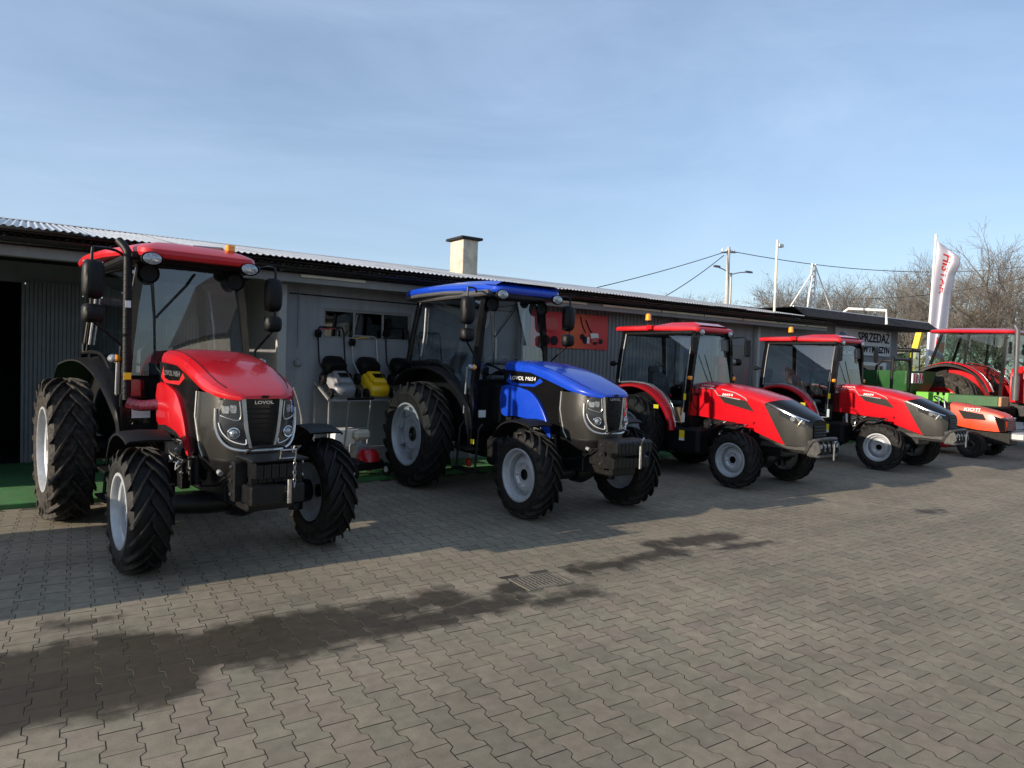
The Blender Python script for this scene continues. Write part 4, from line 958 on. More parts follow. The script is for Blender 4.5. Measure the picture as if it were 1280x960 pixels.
    def pillar(p0, p1, w, d): 
        q = MB(); q.loft([[(p[0]-w/2,p[1]-d/2,p[2]),(p[0]+w/2,p[1]-d/2,p[2]),(p[0]+w/2,p[1]+d/2,p[2]),(p[0]-w/2,p[1]+d/2,p[2])] for p in (p0,p1)]); return q
    for s in (-1,1):
        bent_post(s, cx, 1.27, 1.235, 0.55, 2.50, 0.065, 0.11, 'front_pillar', 'black_gloss', T)
        bent_post(s, cx, 2.98, 2.83, 1.55, 2.52, 0.06, 0.07, 'rear_pillar', 'black_gloss', T)
        dl = smooth([(0,2.93,1.63),(0,2.45,1.645),(0,2.05,1.62),(0,1.75,1.50),(0,1.52,1.30),(0,1.40,1.05),(0,1.37,0.88)], 3)
        b = MB(); b.tube([(s*(cx(p.z,p.y)+0.004),p.y,p.z) for p in dl], 0.018, 6); b.tube([(s*cx(.88,1.36),1.36,0.88),(s*cx(.88,1.31),1.31,0.88)] + [(s*(cx(z,1.3)+0.002),1.31-0.015*(z-0.9),z) for z in (1.3,1.7,2.1,2.47)] + [(s*cx(2.47,y),y,2.47) for y in (1.7,2.1,2.5,2.80)] + [(s*cx(2.1,2.86),2.86,2.1),(s*cx(1.63,2.93),2.93,1.63)], 0.018, 6); b.build('door_frame', 'black_metal', T)
        curved_pane(T, [(1.33,0.88),(1.40,0.95)] + [(p.y,p.z) for p in reversed(dl[:-2])] + [(2.80,2.46),(1.29,2.46)], cx, s)
        b = MB(); b.tube([(s*(cx(1.72,2.55)+.02),2.55,1.72),(s*(cx(2.0,2.52)+.02),2.52,2.0),(s*(cx(2.38,2.58)+.02),2.58,2.38)], 0.012, 6); b.build('grab_handle', 'dull_steel', T)
        b = MB(); b.tube([(s*0.61,1.42,1.02),(s*0.615,1.38,1.35),(s*0.61,1.37,1.6)], 0.012, 6); b.build('grab_handle', 'dull_steel', T)
        b = MB(); b.box(s*0.64,s*0.665,2.90,2.96,1.62,1.74,0.01); b.build('hinge', 'black_metal', T)
        b = MB(); b.box(s*0.56,s*0.59,2.80,2.86,2.30,2.40,0.01); b.build('hinge', 'black_metal', T)
        pane(T, [(s*0.355,1.235,1.0),(s*0.575,1.235,1.0),(s*0.572,1.235,1.41),(s*0.355,1.235,1.41)], name='lower_window')
        mirror_pair(T, s, (0.585,1.23), 2.4, 0.90 if s < 0 else 0.74, 2.42, 1.90)
        b = MB(); b.tube([(s*0.54,1.15,2.50),(s*0.48,1.0,2.48),(s*0.45,0.93,2.485)], 0.014, 6); b.build('lamp_bracket', 'black_metal', T)
        work_lamp(T, s*0.44, 0.865, 2.485, 0.085, 0.055)
        b = MB(); b.lathe([(0,0.09),(0.03,0.075),(0.04,0.001)], (s*0.40,1.12,2.38), 14, 'y'); b.build('speaker_pod', 'black_plastic', T)
    b = MB(); b.tube([(-W0,1.25,1.44),(W0,1.25,1.44)], 0.022, 6); b.build('windscreen_sill', 'black_plastic', T)
    b = MB(); b.box(-W1,W1,1.20,1.30,2.44,2.51,0.01); b.build('cab_header', 'black_plastic', T)
    b = MB(); b.box(-0.54,0.54,2.80,2.86,2.46,2.52,0.01); b.build('rear_header', 'black_plastic', T)
    b = MB(); b.tube([(-0.57,2.97,1.60),(0.57,2.97,1.60)],0.02,6); b.build('rear_sill', 'black_plastic', T)
    ws = MB(); ws.grid(lambda u, v: (lerp(-0.575,0.575,u)*(cx(lerp(1.45,2.46,v))-0.02)/0.575, lerp(1.20,1.225,v) - 0.025*(1-(2*u-1)**2), lerp(1.45,2.46,v)), 14, 6); ws.build('windscreen', 'cab_glass', T, ang=60)
    pane(T, [(-0.62,2.96,1.62),(0.62,2.96,1.62),(0.53,2.83,2.48),(-0.53,2.83,2.48)], name='rear_window')
    b = MB(); b.tube([(0.02,1.17,2.42),(-0.06,1.16,2.3),(-0.30,1.165,2.02),(-0.33,1.165,1.98)], 0.009, 6); b.tube([(-0.37,1.16,2.42),(-0.34,1.165,2.0),(-0.33,1.175,1.62)], 0.008, 6); b.build('wiper', 'black_metal', T)
    # roof
    zf = lambda y: interp([(0.8,2.50),(1.2,2.545),(2.0,2.575),(2.7,2.57),(3.1,2.54)], y)
    rf = roof_rings(0.71, 0.86, 3.06, zf, 0.085, 0.05, 0.13, xf=0.52); ro = rf.build('roof', roofmat, T, ang=28)
    b = MB(); b.box(-0.60,0.60,0.98,2.96,2.475,2.545,0.02); b.build('roof_lining', 'dark_grey_plastic' if roof_lip else 'black_plastic', T)
    if roof_lip:
        lp = roof_rings(0.705, 1.5, 3.075, lambda y: zf(y)-0.045, 0.05, 0.0, 0.13, xf=0.63); lp.build('roof_lip', 'dark_grey_plastic', T)
        b = MB(); b.loft([[(x, y, zf(y)+0.085+h) for x,h in ((-0.52,0.0),(-0.42,0.05),(0.42,0.05),(0.52,0.0))] for y in (0.90,1.1,1.7,2.4,2.9)], closed=False, cap=False); b.build('roof_panel', roofmat, ro, ang=20)
    else:
        b = MB(); b.cyl((0.1,1.5,2.66),(0.1,1.5,2.71),0.035,n=12); b.tube([(0.0,1.2,2.68),(0.3,1.25,2.70),(0.34,1.3,2.68)],0.014,6); b.build('roof_fitting', 'dull_steel', T)
        b = MB(); b.box(0.30,0.38,1.1,1.18,2.66,2.73,0.01); b.build('roof_marker', 'amber', T)
    # inside
    seat(T, 2.15, 1.15, wrap=not exhaust); steering(T, 1.68, 1.52)
    b = MB(); b.box(-0.32,0.32,1.30,1.52,0.86,1.42,0.05); b.box(-0.2,0.2,1.40,1.56,1.40,1.50,0.03); b.build('dashboard', 'dark_grey_plastic', T)
    b = MB(); b.tube([(0.36,1.75,0.86),(0.34,1.72,1.30)],0.012,6); b.tube([(-0.34,1.9,0.86),(-0.36,1.85,1.25)],0.012,6); b.lathe([(-0.025,0.001),(0,0.025),(0.025,0.001)],(0.34,1.72,1.31),10,'z'); b.build('lever', 'black_plastic', T)
    b = MB(); b.box(-0.5,-0.3,1.9,2.5,0.86,1.12,0.04); b.box(0.3,0.5,1.9,2.5,0.86,1.12,0.04); b.build('console', 'black_plastic', T)
    if exhaust:
        b = MB(); b.tube(smooth([(-0.60,1.02,1.24),(-0.605,1.02,1.9),(-0.605,1.02,2.46),(-0.615,1.04,2.56),(-0.66,1.12,2.64)], 5), 0.036, 14); e = b.build('exhaust', 'black_plastic', T)
        for k in range(44):
            if k % 2 == 0:
                z = 1.3 + k*0.026
                c = MB(); c.lathe([(z-0.006,0.038),(z,0.0405),(z+0.006,0.038)], (-0.603,1.02,0), 14, 'z'); c.build('sleeve_ring', 'black_plastic', e, ang=60)
        b = MB(); b.tube(smooth([(-0.60,1.0,1.22),(-0.50,0.96,1.19),(-0.38,0.9,1.20),(-0.31,0.86,1.21)], 4), 0.05, 12); b.build('wrapped_elbow', 'maroon_wrap', T)
        b = MB(); b.box(-0.635,-0.575,0.972,0.976,1.42,1.48); b.build('warning_sticker', 'yellow_sticker', T); b = MB(); b.box(-0.63,-0.585,0.972,0.976,2.05,2.11); b.build('label_sticker', 'white_sticker', T)
        b = MB(); b.box(-0.52,-0.36,1.195,1.20,1.06,1.2); b.build('data_plate', 'white_sticker', T)
    else:
        b = MB(); b.box(-0.51,-0.40,1.22,1.226,0.98,1.07); b.build('data_plate', 'white_sticker', T)
        b = MB(); b.box(-0.33,-0.12,2.98,3.05,1.40,1.62,0.01); b.build('number_board', 'white_sticker', T)
    # rear linkage
    b = MB()
    for o in bpy.data.objects:                       # the cab sits this far behind the bonnet
        if o.parent == T and (o.name not in before or o.name.split('.')[0] in ('rear_fender','inner_fender','tail_lamp')):
            o.location.y += 0.13
            if o.name not in low: o.scale = (1.0, 1.0, 1.04); o.location.z -= 0.036
    for s in (-1,1): b.tube([(s*0.3,2.3,0.6),(s*0.42,3.05,0.45)],0.03,8); b.tube([(s*0.3,2.4,1.0),(s*0.42,2.95,0.5)],0.018,6)
    b.build('rear_linkage', 'black_metal', T)
    return T
t_red = tractor_a('tractor', 'red tractor with tall black exhaust pipe on its cab, beside the dark garage opening', (1.47, 6.10, 0), R(5.5), 'red_paint', 'light_red_paint', 'dusty_rubber', True, 'M854', 'light_red_paint')
t_blue = tractor_a('tractor', 'blue tractor with blue roof and stacked ballast plates, beside the push mower rack', (5.29, 6.10, 0), R(0.5), 'blue_paint', 'blue_paint', 'rubber', False, 'M654', 'blue_paint', roof_lip=True)
mat('bracket_metal', (0.055,0.055,0.053), 0.45, metal=0.3, var=0.5, vscale=24, bump=0.3, bscale=60)
# ================================================================= TRACTOR B : compact cab tractor, swept hood
B_ZT = [(-.88,1.04),(-.82,1.09),(-.6,1.20),(-.3,1.325),(.1,1.42),(.5,1.475),(1.0,1.505)]
B_ZB = [(-.88,.68),(-.8,.66),(-.5,.66),(0,.82),(.25,.90),(1.0,.95)]
B_W = [(-.88,.175),(-.84,.215),(-.72,.258),(-.5,.295),(-.2,.322),(.3,.328),(1.0,.312)]
def b_pt(y, v, off=0.0):
    zt, zb, w = interp(B_ZT, y), interp(B_ZB, y), interp(B_W, y); zm = zt-0.13
    if v <= 0.5:
        a = v/0.5*PI/2; x = w*math.sin(a)**0.75; z = zm + (zt-zm)*max(0, math.cos(a))**0.8
    else:
        t = (v-0.5)/0.5; x = w*(1-0.06*t*t); z = lerp(zm, zb, t)
    return (x + off, y, z)
def b_side(y, z, off=0.004):
    zt, zb, w = interp(B_ZT, y), interp(B_ZB, y), interp(B_W, y); zm = zt-0.13
    if z > zm: x = w*math.sin(math.acos(min(1, ((z-zm)/(zt-zm))**1.25)))**0.75
    else: t = (zm-z)/(zm-zb); x = w*(1-0.06*t*t)
    return (x + off, y, z)
def b_diag(v): return interp([(0,-.40),(.3,-.33),(.5,-.20),(1,-.53)], v)
def b_loft(v0, v1, ya, yb, nu=14, nv=16, mirror=True):
    m = MB()
    for s in (-1, 1):
        m.grid(lambda u, v: (lambda p: (s*p[0], p[1], p[2]))(b_pt(lerp(ya(lerp(v0,v1,v)), yb(lerp(v0,v1,v)), u), lerp(v0,v1,v))), nu, nv)
    bm = bmesh.new(); me = bpy.data.meshes.new('tmp'); me.from_pydata(m.v, [], m.f); bm.from_mesh(me); bmesh.ops.remove_doubles(bm, verts=bm.verts, dist=0.0005)
    o = MB(); bm.verts.ensure_lookup_table(); bm.verts.index_update(); o.v = [tuple(v.co) for v in bm.verts]; o.f = [tuple(v.index for v in f.verts) for f in bm.faces]; bm.free(); bpy.data.meshes.remove(me)
    return o
def tractor_b(label, loc, rz, model_txt, extra):
    T = thing('tractor', label, 'tractor', loc, rz)
    FR, RR, WB = 0.41, 0.62, 1.98
    for s in (-1,1):
        wheel(T, s*0.675, 0, FR, 0.26, 0.232, 16, 0.034, 0.045, dish=0.38, hub=0.05, spin=0.2*s)
        wheel(T, s*0.78, WB, RR, 0.36, 0.34, 18, 0.035, 0.055, dish=0.3, hub=0.07, spin=0.1)
    front_axle(T, 0.52, FR)
    b = MB(); b.box(-0.19,0.19,-0.45,1.0,0.46,0.9,0.03); b.box(-0.26,0.26,0.2,0.85,0.55,0.95,0.03); b.cyl((-0.28,0.2,0.8),(-0.28,0.5,0.8),0.06,n=12); b.build('engine', 'cast_iron', T)
    b = MB(); b.box(-0.22,0.22,1.0,2.3,0.36,0.85,0.03); b.cyl((-0.65,WB,RR),(0.65,WB,RR),0.11,n=14); b.build('transmission', 'cast_iron', T)
    b = MB(); b.box(-0.18,0.18,-0.86,0.4,0.55,0.66,0.015); b.build('front_frame', 'black_metal', T)
    both('frame_rail', lambda: MB().box(0.185,0.215,-0.95,-0.1,0.60,0.67,0.006), 'bracket_metal', T)
    hoses(T, 13, (-0.34,-0.18,-0.05,0.85,0.66,0.94), 12); fittings(T, 15, (-0.36,-0.24,-0.05,0.8,0.62,0.92), 22); hoses(T, 14, (-0.33,-0.2,0.1,0.8,0.6,0.92), 3, 'dull_steel', 'pipe')
    # cast front bumper bracket
    b = MB(); b.tube(smooth([(-0.25,-0.84,0.60),(-0.26,-0.92,0.74),(-0.2,-1.0,0.78),(0.2,-1.0,0.78),(0.26,-0.92,0.74),(0.25,-0.84,0.60)],4),0.026,8); b.box(-0.24,0.24,-1.03,-0.86,0.53,0.575,0.015); b.box(-0.25,0.25,-0.9,-0.85,0.54,0.76,0.01)
    for x in (-0.24,-0.12,0.0,0.12,0.24): b.prism([(-0.88,0.56),(-1.0,0.56),(-1.05,0.62),(-1.03,0.72),(-0.98,0.78),(-0.9,0.76)], x-0.014, x+0.014)
    b.build('front_bracket', 'bracket_metal', T)
    b = MB(); b.cyl((0.02,-1.09,0.5),(0.02,-1.09,0.72),0.014,n=10); b.tube([(0.02,-1.09,0.72),(0.0,-1.1,0.76),(0.05,-1.1,0.76),(0.02,-1.09,0.72)],0.007,6); b.build('tow_pin', 'steel', T)
    b = MB(); 
    for k in range(5): b.cyl((-0.2+0.1*k,-1.03,0.69),(-0.2+0.1*k,-1.035,0.69),0.03,n=12)
    b.build('bolt', 'dull_steel', T)
    # hood
    b_loft(0, 1, lambda v: 1.0, b_diag, 16, 18).build('hood', 'red_paint', T, ang=28)
    b_loft(0.5, 1, b_diag, lambda v: -0.88, 12, 10).build('nose_panel', 'carbon_panel', T, ang=35)
    b_loft(0, 0.5, b_diag, lambda v: -0.88, 12, 10).build('nose_cap', 'black_gloss', T, ang=35)
    b = MB(); b.box(-0.28,0.28,-0.45,0.98,0.95,1.26,0.05); b.build('hood_core', 'black_plastic', T)
    b = MB(); b.add([b_pt(-0.88,v) for v in (0,.25,.5,.75,1)] + [(-p[0],p[1],p[2]) for p in [b_pt(-0.88,v) for v in (1,.75,.5,.25)]], [tuple(range(9))]); b.build('nose_tip', 'black_gloss', T)
    for s in (-1,1):
        def S(y, z, off=0.004): p = b_side(y, z, off); return (s*p[0], p[1], p[2])
        b = MB(); b.grid(lambda u, v: S(lerp(lerp(.62,.48,v), lerp(.10,-.04,v), u), lerp(lerp(1.31,1.19,v), lerp(1.245,1.095,v), u), 0.006), 6, 3); b.build('side_vent', 'carbon_panel', T, ang=60)
        b = MB(); b.tube([S(.97,1.40,.003),S(.70,1.395,.003),S(.64,1.335,.003),S(.615,1.30,.003),S(.2,1.255,.003)], 0.007, 6); b.build('silver_stripe', 'rim_silver', T)
        b = MB(); b.tube([S(.55,1.395,-.001),S(.3,1.355,.0),S(.12,1.285,.002),S(.08,1.25,.003)], 0.007, 6); b.build('silver_stripe', 'rim_silver', T)
        decal(T, 'LOVOL', 0.05, S(.82,1.435,0.006), (PI/2,0,s*PI/2), 'white_sticker', width=0.26, shear=0.1)
        decal(T, model_txt, 0.05, S(.43,1.315,0.008), (PI/2,0,s*PI/2), 'white_sticker', width=0.19, shear=0.15, bold=0.001)
        b = MB(); b.grid(lambda u, v: S(lerp(-.30,-.84,u), lerp(1.215,1.03,u) - v*lerp(0.03,0.012,u), 0.009), 14, 2); b.build('chrome_trim', 'chrome', T, ang=60)
        b = MB(); b.shell(lambda u, v: S(lerp(-.44,-.80,u), lerp(1.14,1.02,u) - v*lerp(0.06,0.09,u), 0.013), 8, 4, (-s*0.025,0,0)); hl = b.build('headlight', 'lamp_dark', T, ang=60)
        c = Vector(S(-.64,1.035,0.018)); q = MB(); q.cyl(c, c+Vector((s*0.012,-0.012,0)), 0.034, 0.03, 16); q.build('projector_lens', 'clear_lens', hl)
        b = MB(); b.tube([S(-.765,1.035,.018),S(-.735,0.985,.018),S(-.715,0.945,.018)], 0.010, 6); b.build('light_guide', 'chrome', hl)
    nb = MB(); nb.grid(lambda u, v: (lerp(-0.15,0.15,u), -0.886, lerp(0.71,0.97,v)), 6, 4); nb.build('grille', 'black_plastic', T)
    for k in range(6):
        gb = MB(); gb.box(-0.15,0.15,-0.90,-0.884,0.72+k*0.042,0.738+k*0.042,0.004); gb.build('grille_bar', 'black_gloss', T)
    # fenders
    for s in (-1,1):
        arc_fender(T, s*0.55, s*0.80, [(0.46,0.68),(0.36,0.82),(0.18,0.91),(-0.02,0.92)], 0.014, 0.03)
        c, r = (WB, RR), 0.77
        arc = [(c[0]-r*math.cos(R(a))*0.98, c[1]+r*math.sin(R(a))*1.04) for a in (150,130,110,90,72,54,36,18,6)]
        arc_fender(T, s*0.53, s*0.94, arc, 0.02, 0.05, 'red_paint', 'rear_fender', x1b=s*0.66)
        b = MB(); b.prism(arc + [(1.4,0.6),(2.6,0.75)], s*0.515, s*0.533); b.build('inner_fender', 'black_plastic', T)
        b = MB(); b.tube([(s*0.545,y,z+0.02) for y, z in arc[2:]], 0.012, 6); b.build('fender_trim', 'dull_steel', T)
        b = MB(); b.box(s*0.58,s*0.585,1.02,1.12,0.60,0.72); b.build('warning_sticker', 'yellow_sticker', T)
        b = MB(); b.box(s*0.581,s*0.586,1.02,1.12,0.56,0.60); b.build('sticker', 'white_sticker', T)
    p = [c_ for c_ in [(0.30,0.0)]]
    b = MB(); b.box(-0.76,-0.755,1.42,1.52,1.04,1.10); b.xf(lambda v: v); b.build('sticker', 'yellow_sticker', T)
    b = MB(); b.box(-0.575,-0.28,0.75,1.6,0.36,0.78,0.05); b.build('fuel_tank', 'black_plastic', T)
    b = MB(); b.box(0.28,0.575,0.75,1.6,0.36,0.78,0.05); b.build('battery_box', 'black_plastic', T)
    for s in (-1,1):
        b = MB(); b.box(s*0.575,s*0.72,1.15,1.5,0.36,0.385,0.008); b.build('step', 'black_metal', T)
    # ---------------- cab
    ZR = 2.30
    b = MB(); b.box(-0.52,0.52,1.02,2.55,0.76,0.82,0.01); b.box(-0.50,0.50,1.0,1.06,0.8,1.28,0.01); b.box(-0.5,0.5,2.2,2.55,0.8,1.32,0.02); b.build('cab_floor', 'black_plastic', T)
    def post(p0, p1, w, d):
        q = MB(); q.loft([[(p[0]-w/2,p[1]-d/2,p[2]),(p[0]+w/2,p[1]-d/2,p[2]),(p[0]+w/2,p[1]+d/2,p[2]),(p[0]-w/2,p[1]+d/2,p[2])] for p in (p0,p1)]); return q
    cx = lambda z, y=1.05: 0.53 + 0.095*(1-max(0, min(1, (2.5-y)/1.45))**1.8) - 0.115*max(0, (z-0.85)/1.4)**2.0
    for s in (-1,1):
        bent_post(s, cx, 1.05, 1.0, 0.62, ZR, 0.06, 0.095, 'front_pillar', 'black_gloss', T)
        bent_post(s, cx, 2.52, 2.48, 1.3, ZR, 0.06, 0.075, 'rear_pillar', 'black_gloss', T)
        dl = smooth([(0,2.47,1.42),(0,2.05,1.44),(0,1.7,1.36),(0,1.42,1.12),(0,1.24,0.84)], 3)
        b = MB(); b.tube([(s*(cx(p.z,p.y)+0.004),p.y,p.z) for p in dl] + [(s*cx(.84,1.1),1.10,0.84)] + [(s*(cx(z,1.08)+0.003),1.10-0.03*(z-0.84),z) for z in (1.2,1.6,1.95,2.26)] + [(s*cx(2.26,y),y,2.26) for y in (1.5,2.0,2.44)] + [(s*cx(1.9,2.46),2.46,1.9),(s*cx(1.42,2.48),2.48,1.42)], 0.013, 6); b.build('door_frame', 'dull_steel', T)
        curved_pane(T, [(1.10,0.85)] + [(p.y,p.z) for p in reversed(dl[:-1])] + [(2.44,2.25),(1.06,2.25)], cx, s)
        pane(T, [(s*0.33,1.0,0.86),(s*0.52,1.0,0.86),(s*0.515,0.99,1.30),(s*0.33,0.99,1.30)], name='lower_window')
        b = MB(); b.lathe([(0.03,0.001),(0.025,0.03),(-0.02,0.035),(-0.03,0.001)], (s*0.545,0.985,1.55), 12, 'y'); b.build('turn_signal', 'amber', T)
        work_lamp(T, s*0.35, 0.945, 2.275, 0.06, 0.05)
        # mirror
        b = MB(); b.tube([(s*0.50,1.0,2.22),(s*0.62,0.86,2.24),(s*0.66,0.84,2.2),(s*0.66,0.84,1.95)], 0.011, 6); b.build('mirror_arm', 'black_metal', T)
        b = MB(); b.box(s*0.60,s*0.74,0.80,0.84,1.92,2.2,0.018); mo = b.build('mirror', 'black_plastic', T); b = MB(); b.box(s*0.61,s*0.73,0.841,0.843,1.94,2.18); b.build('mirror_glass', 'mirror_glass', mo)
        b = MB(); b.tube([(s*0.50,2.5,1.72),(s*0.56,2.62,1.74)],0.02,6); b.lathe([(-0.05,0.02),(0,0.05),(0.05,0.045),(0.06,0.001)],(s*0.57,2.66,1.74),12,'y'); b.build('rear_work_lamp', 'black_plastic', T)
        b = MB(); b.tube([(s*0.565,1.12,0.95),(s*0.57,1.10,1.3),(s*0.53,1.08,1.7)],0.010,6); b.build('grab_handle', 'black_metal', T)
        b = MB(); b.box(s*0.566,s*0.572,1.03,1.075,1.2,1.3); b.build('sticker', 'yellow_sticker', T); b = MB(); b.box(s*0.576,s*0.582,1.03,1.075,0.85,1.0); b.build('sticker', 'white_sticker', T)
    b = MB(); b.tube([(-0.54,1.0,1.30),(0.54,1.0,1.30)],0.02,6); b.build('windscreen_sill', 'black_plastic', T)
    b = MB(); b.box(-0.44,0.44,0.97,1.06,2.24,2.31,0.01); b.build('cab_header', 'black_plastic', T)
    b = MB(); b.box(-0.50,0.50,2.45,2.51,2.24,2.31,0.01); b.build('rear_header', 'black_plastic', T)
    ws = MB(); ws.grid(lambda u, v: (lerp(-0.53,0.53,u)*(cx(lerp(1.31,2.25,v))-0.02)/0.53, lerp(0.975,1.02,v)-0.018*(1-(2*u-1)**2), lerp(1.31,2.25,v)), 12, 5); ws.build('windscreen', 'cab_glass', T, ang=60)
    pane(T, [(-0.59,2.52,1.32),(0.59,2.52,1.32),(0.50,2.48,2.26),(-0.50,2.48,2.26)], name='rear_window')
    b = MB(); b.tube([(0.05,0.93,1.32),(-0.1,0.925,1.55),(-0.28,0.93,1.92)],0.008,6); b.build('wiper', 'black_metal', T)
    zf = lambda y: interp([(0.8,2.275),(1.1,2.295),(1.8,2.31),(2.7,2.315)], y)
    ro = roof_rings(0.60, 0.93, 2.66, zf, 0.075, 0.02, 0.08, xf=0.47).build('roof', 'light_red_paint', T, ang=28)
    b = MB(); b.loft([[(x, y, zf(y)+0.085+h*k) for x,h in ((-0.38,0.0),(-0.30,0.06),(0.30,0.06),(0.38,0.0))] for y,k in ((1.0,0.3),(1.15,1),(1.6,0.9),(1.95,0.2))], closed=False, cap=False); b.build('roof_scoop', 'red_paint', ro, ang=20)
    b = MB(); b.box(-0.604,-0.5,1.78,1.90,2.322,2.392,0.004); b.build('roof_patch', 'red_paint', ro)
    b = MB(); b.box(-0.52,0.52,0.98,2.56,2.235,2.30,0.02); b.build('roof_lining', 'black_plastic', T)
    beacon(T, -0.47, 1.98, 2.385)
    seat(T, 1.85, 1.02, 0.22); steering(T, 1.42, 1.36, 0.17)
    b = MB(); b.box(-0.28,0.28,1.06,1.28,0.82,1.27,0.05); b.build('dashboard', 'dark_grey_plastic', T)
    b = MB(); b.box(-0.46,-0.27,1.6,2.2,0.82,1.02,0.04); b.build('console', 'black_plastic', T)
    b = MB(); b.box(0.27,0.46,1.6,2.2,0.82,1.02,0.04); b.build('console', 'black_plastic', T)
    for x, y, z in ((-0.33,1.55,1.22),(0.34,1.5,1.18),(0.30,1.7,1.2),(-0.36,1.75,1.15)):
        b = MB(); b.tube([(x,y+0.05,0.84),(x,y,z)],0.010,6); lv_ = b.build('lever', 'black_plastic', T); b = MB(); b.lathe([(-0.02,0.001),(0,0.022),(0.03,0.02),(0.04,0.001)],(x,y,z),10,'z'); b.build('lever_knob', 'yellow_paint' if x > 0.32 else 'red_lens', lv_)
    b = MB(); b.box(-0.12,0.12,2.2,2.3,1.5,1.72,0.03); b.build('headrest', 'seat_fabric', T)
    b = MB(); b.box(0.2,0.42,0.99,1.06,1.98,2.2,0.02); b.build('sun_visor', 'dark_grey_plastic', T)
    if extra:
        b = MB(); b.tube([(-0.34,0.82,0.93),(-0.36,0.80,0.7),(-0.35,0.86,0.5),(-0.38,0.84,0.38)],0.024,10); b.build('silver_pipe', 'rim_silver', T)
    else:
        b = MB(); b.box(-0.42,-0.05,1.12,1.4,0.82,1.06,0.005); b.build('interior_tray', 'cardboard', T)
    b = MB()
    for s in (-1,1): b.tube([(s*0.28,2.2,0.55),(s*0.38,2.75,0.42)],0.025,8)
    b.build('rear_linkage', 'black_metal', T)
    return T
t3 = tractor_b('red compact cab tractor standing beside the blue tractor, swept hood, amber beacon', (9.06, 6.20, 0), R(0.5), 'M454', False)
t4 = tractor_b('red compact cab tractor with cardboard in its cab, beside the small orange tractor', (13.12, 6.15, 0), R(0.5), 'M504', True)
cb = thing('cardboard_box', 'brown folded cardboard piece standing inside the red tractor cab', 'cardboard', (12.86, 7.95, 1.14), R(20))
b = MB(); b.box(-0.13,0.13,-0.01,0.01,0,0.36,0.003); b.build('panel', 'cardboard', cb); b = MB(); b.prism([(-0.13,0),(0.13,0),(0.05,0.3),(-0.13,0.36)],0.02,0.03,'y'); b.xf(lambda v: Vector((v.x-0.05, v.y+v.x*0.6+0.1, v.z))); b.build('flap', 'cardboard', cb)

# ================================================================= SMALL ORANGE TRACTOR
o5 = thing('compact_tractor', 'small orange open tractor with black roll bar and black wheel rims', 'tractor', (16.85, 6.18, 0), 0)
for s in (-1,1):
    wheel(o5, s*0.50, 0, 0.275, 0.2, 0.15, 20, 0.016, 0.035, dish=0.25, hub=0.03, style='turf', rimmat='rim_black')
    wheel(o5, s*0.52, 1.5, 0.42, 0.28, 0.23, 22, 0.018, 0.04, dish=0.25, hub=0.04, style='turf', rimmat='rim_black')
front_axle(o5, 0.38, 0.275)
H5 = [(-.52,.20,.86,.60),(-.46,.255,.93,.58),(-.35,.275,.98,.57),(0,.28,1.06,.58),(.3,.28,1.11,.62),(.55,.275,1.14,.66)]
lo = []
for (y,w,zt,zb) in H5:
    half = [(w*0.97,zb),(w,zb+0.1),(w*0.98,zt-0.10),(w*0.9,zt-0.04),(w*0.6,zt-0.008)]
    lo.append([(x,y,z) for x,z in half]+[(0,y,zt)]+[(-x,y,z) for x,z in reversed(half)])
b = MB(); b.loft(lo); b.build('hood', 'orange_paint', o5, ang=28)
both('side_vent', lambda: MB().prism([(.38,.98),(-.1,.92),(-.16,.80),(.26,.80)], 0.272, 0.286), 'black_plastic', o5)
for k in range(6):
    s_ = MB(); s_.box(-0.2,0.2,-0.535,-0.50,0.60+k*0.04,0.622+k*0.04,0.004); s_.build('grille_bar', 'black_gloss', o5)
both('headlight', lambda: MB().box(0.10,0.262,-0.525,-0.42,0.82,0.875,0.015), 'lamp_dark', o5)
both('cheek_panel', lambda: MB().prism([(-.30,.90),(-.50,.84),(-.52,.6),(-.42,.58)], 0.262, 0.284), 'black_gloss', o5)
decal(o5, 'KIOTI', 0.1, (-0.284,0.12,1.0), (PI/2,0,-PI/2), 'white_sticker', width=0.32, shear=0.2, bold=0.002)
b = MB(); b.box(-0.25,0.25,-0.86,-0.60,0.42,0.58,0.03); b.build('front_bracket', 'dull_steel', o5)
b = MB(); b.box(-0.18,0.18,-0.6,1.6,0.3,0.58,0.03); b.build('chassis', 'black_metal', o5)
b = MB(); b.box(-0.55,0.55,0.55,1.2,0.38,0.42,0.01); b.box(-0.22,0.22,0.55,0.72,0.4,1.1,0.04); b.build('footplate', 'black_plastic', o5)
for s in (-1,1):
    arc_fender(o5, s*0.3, s*0.66, [(1.98,0.75),(1.75,0.9),(1.5,0.93),(1.25,0.88),(1.05,0.7)], 0.015, 0.05, 'orange_paint')
    b = MB(); b.tube(smooth([(s*0.42,1.75,0.6),(s*0.42,1.75,1.95),(s*0.38,1.75,2.05)],4)+[Vector((0,1.75,2.06))], 0.035, 8); b.build('roll_bar', 'black_metal', o5)
seat(o5, 1.35, 0.72, 0.22); steering(o5, 0.85, 1.15, 0.16)
for x, y in ((-0.30,0.62),(-0.20,0.78)):
    b = MB(); b.tube([(x,y,0.9),(x-0.02,y+0.05,1.28)],0.012,6); lv = b.build('lever', 'white_paint', o5)
    b = MB(); b.lathe([(-0.03,0.001),(-0.02,0.025),(0.05,0.03),(0.06,0.001)],(x-0.02,y+0.05,1.30),10,'z'); b.build('lever_knob', 'black_plastic', lv)
b = MB(); b.box(-0.45,0.35,0.5,1.1,0.14,0.26,0.04); b.build('mower_deck', 'red_paint', o5)

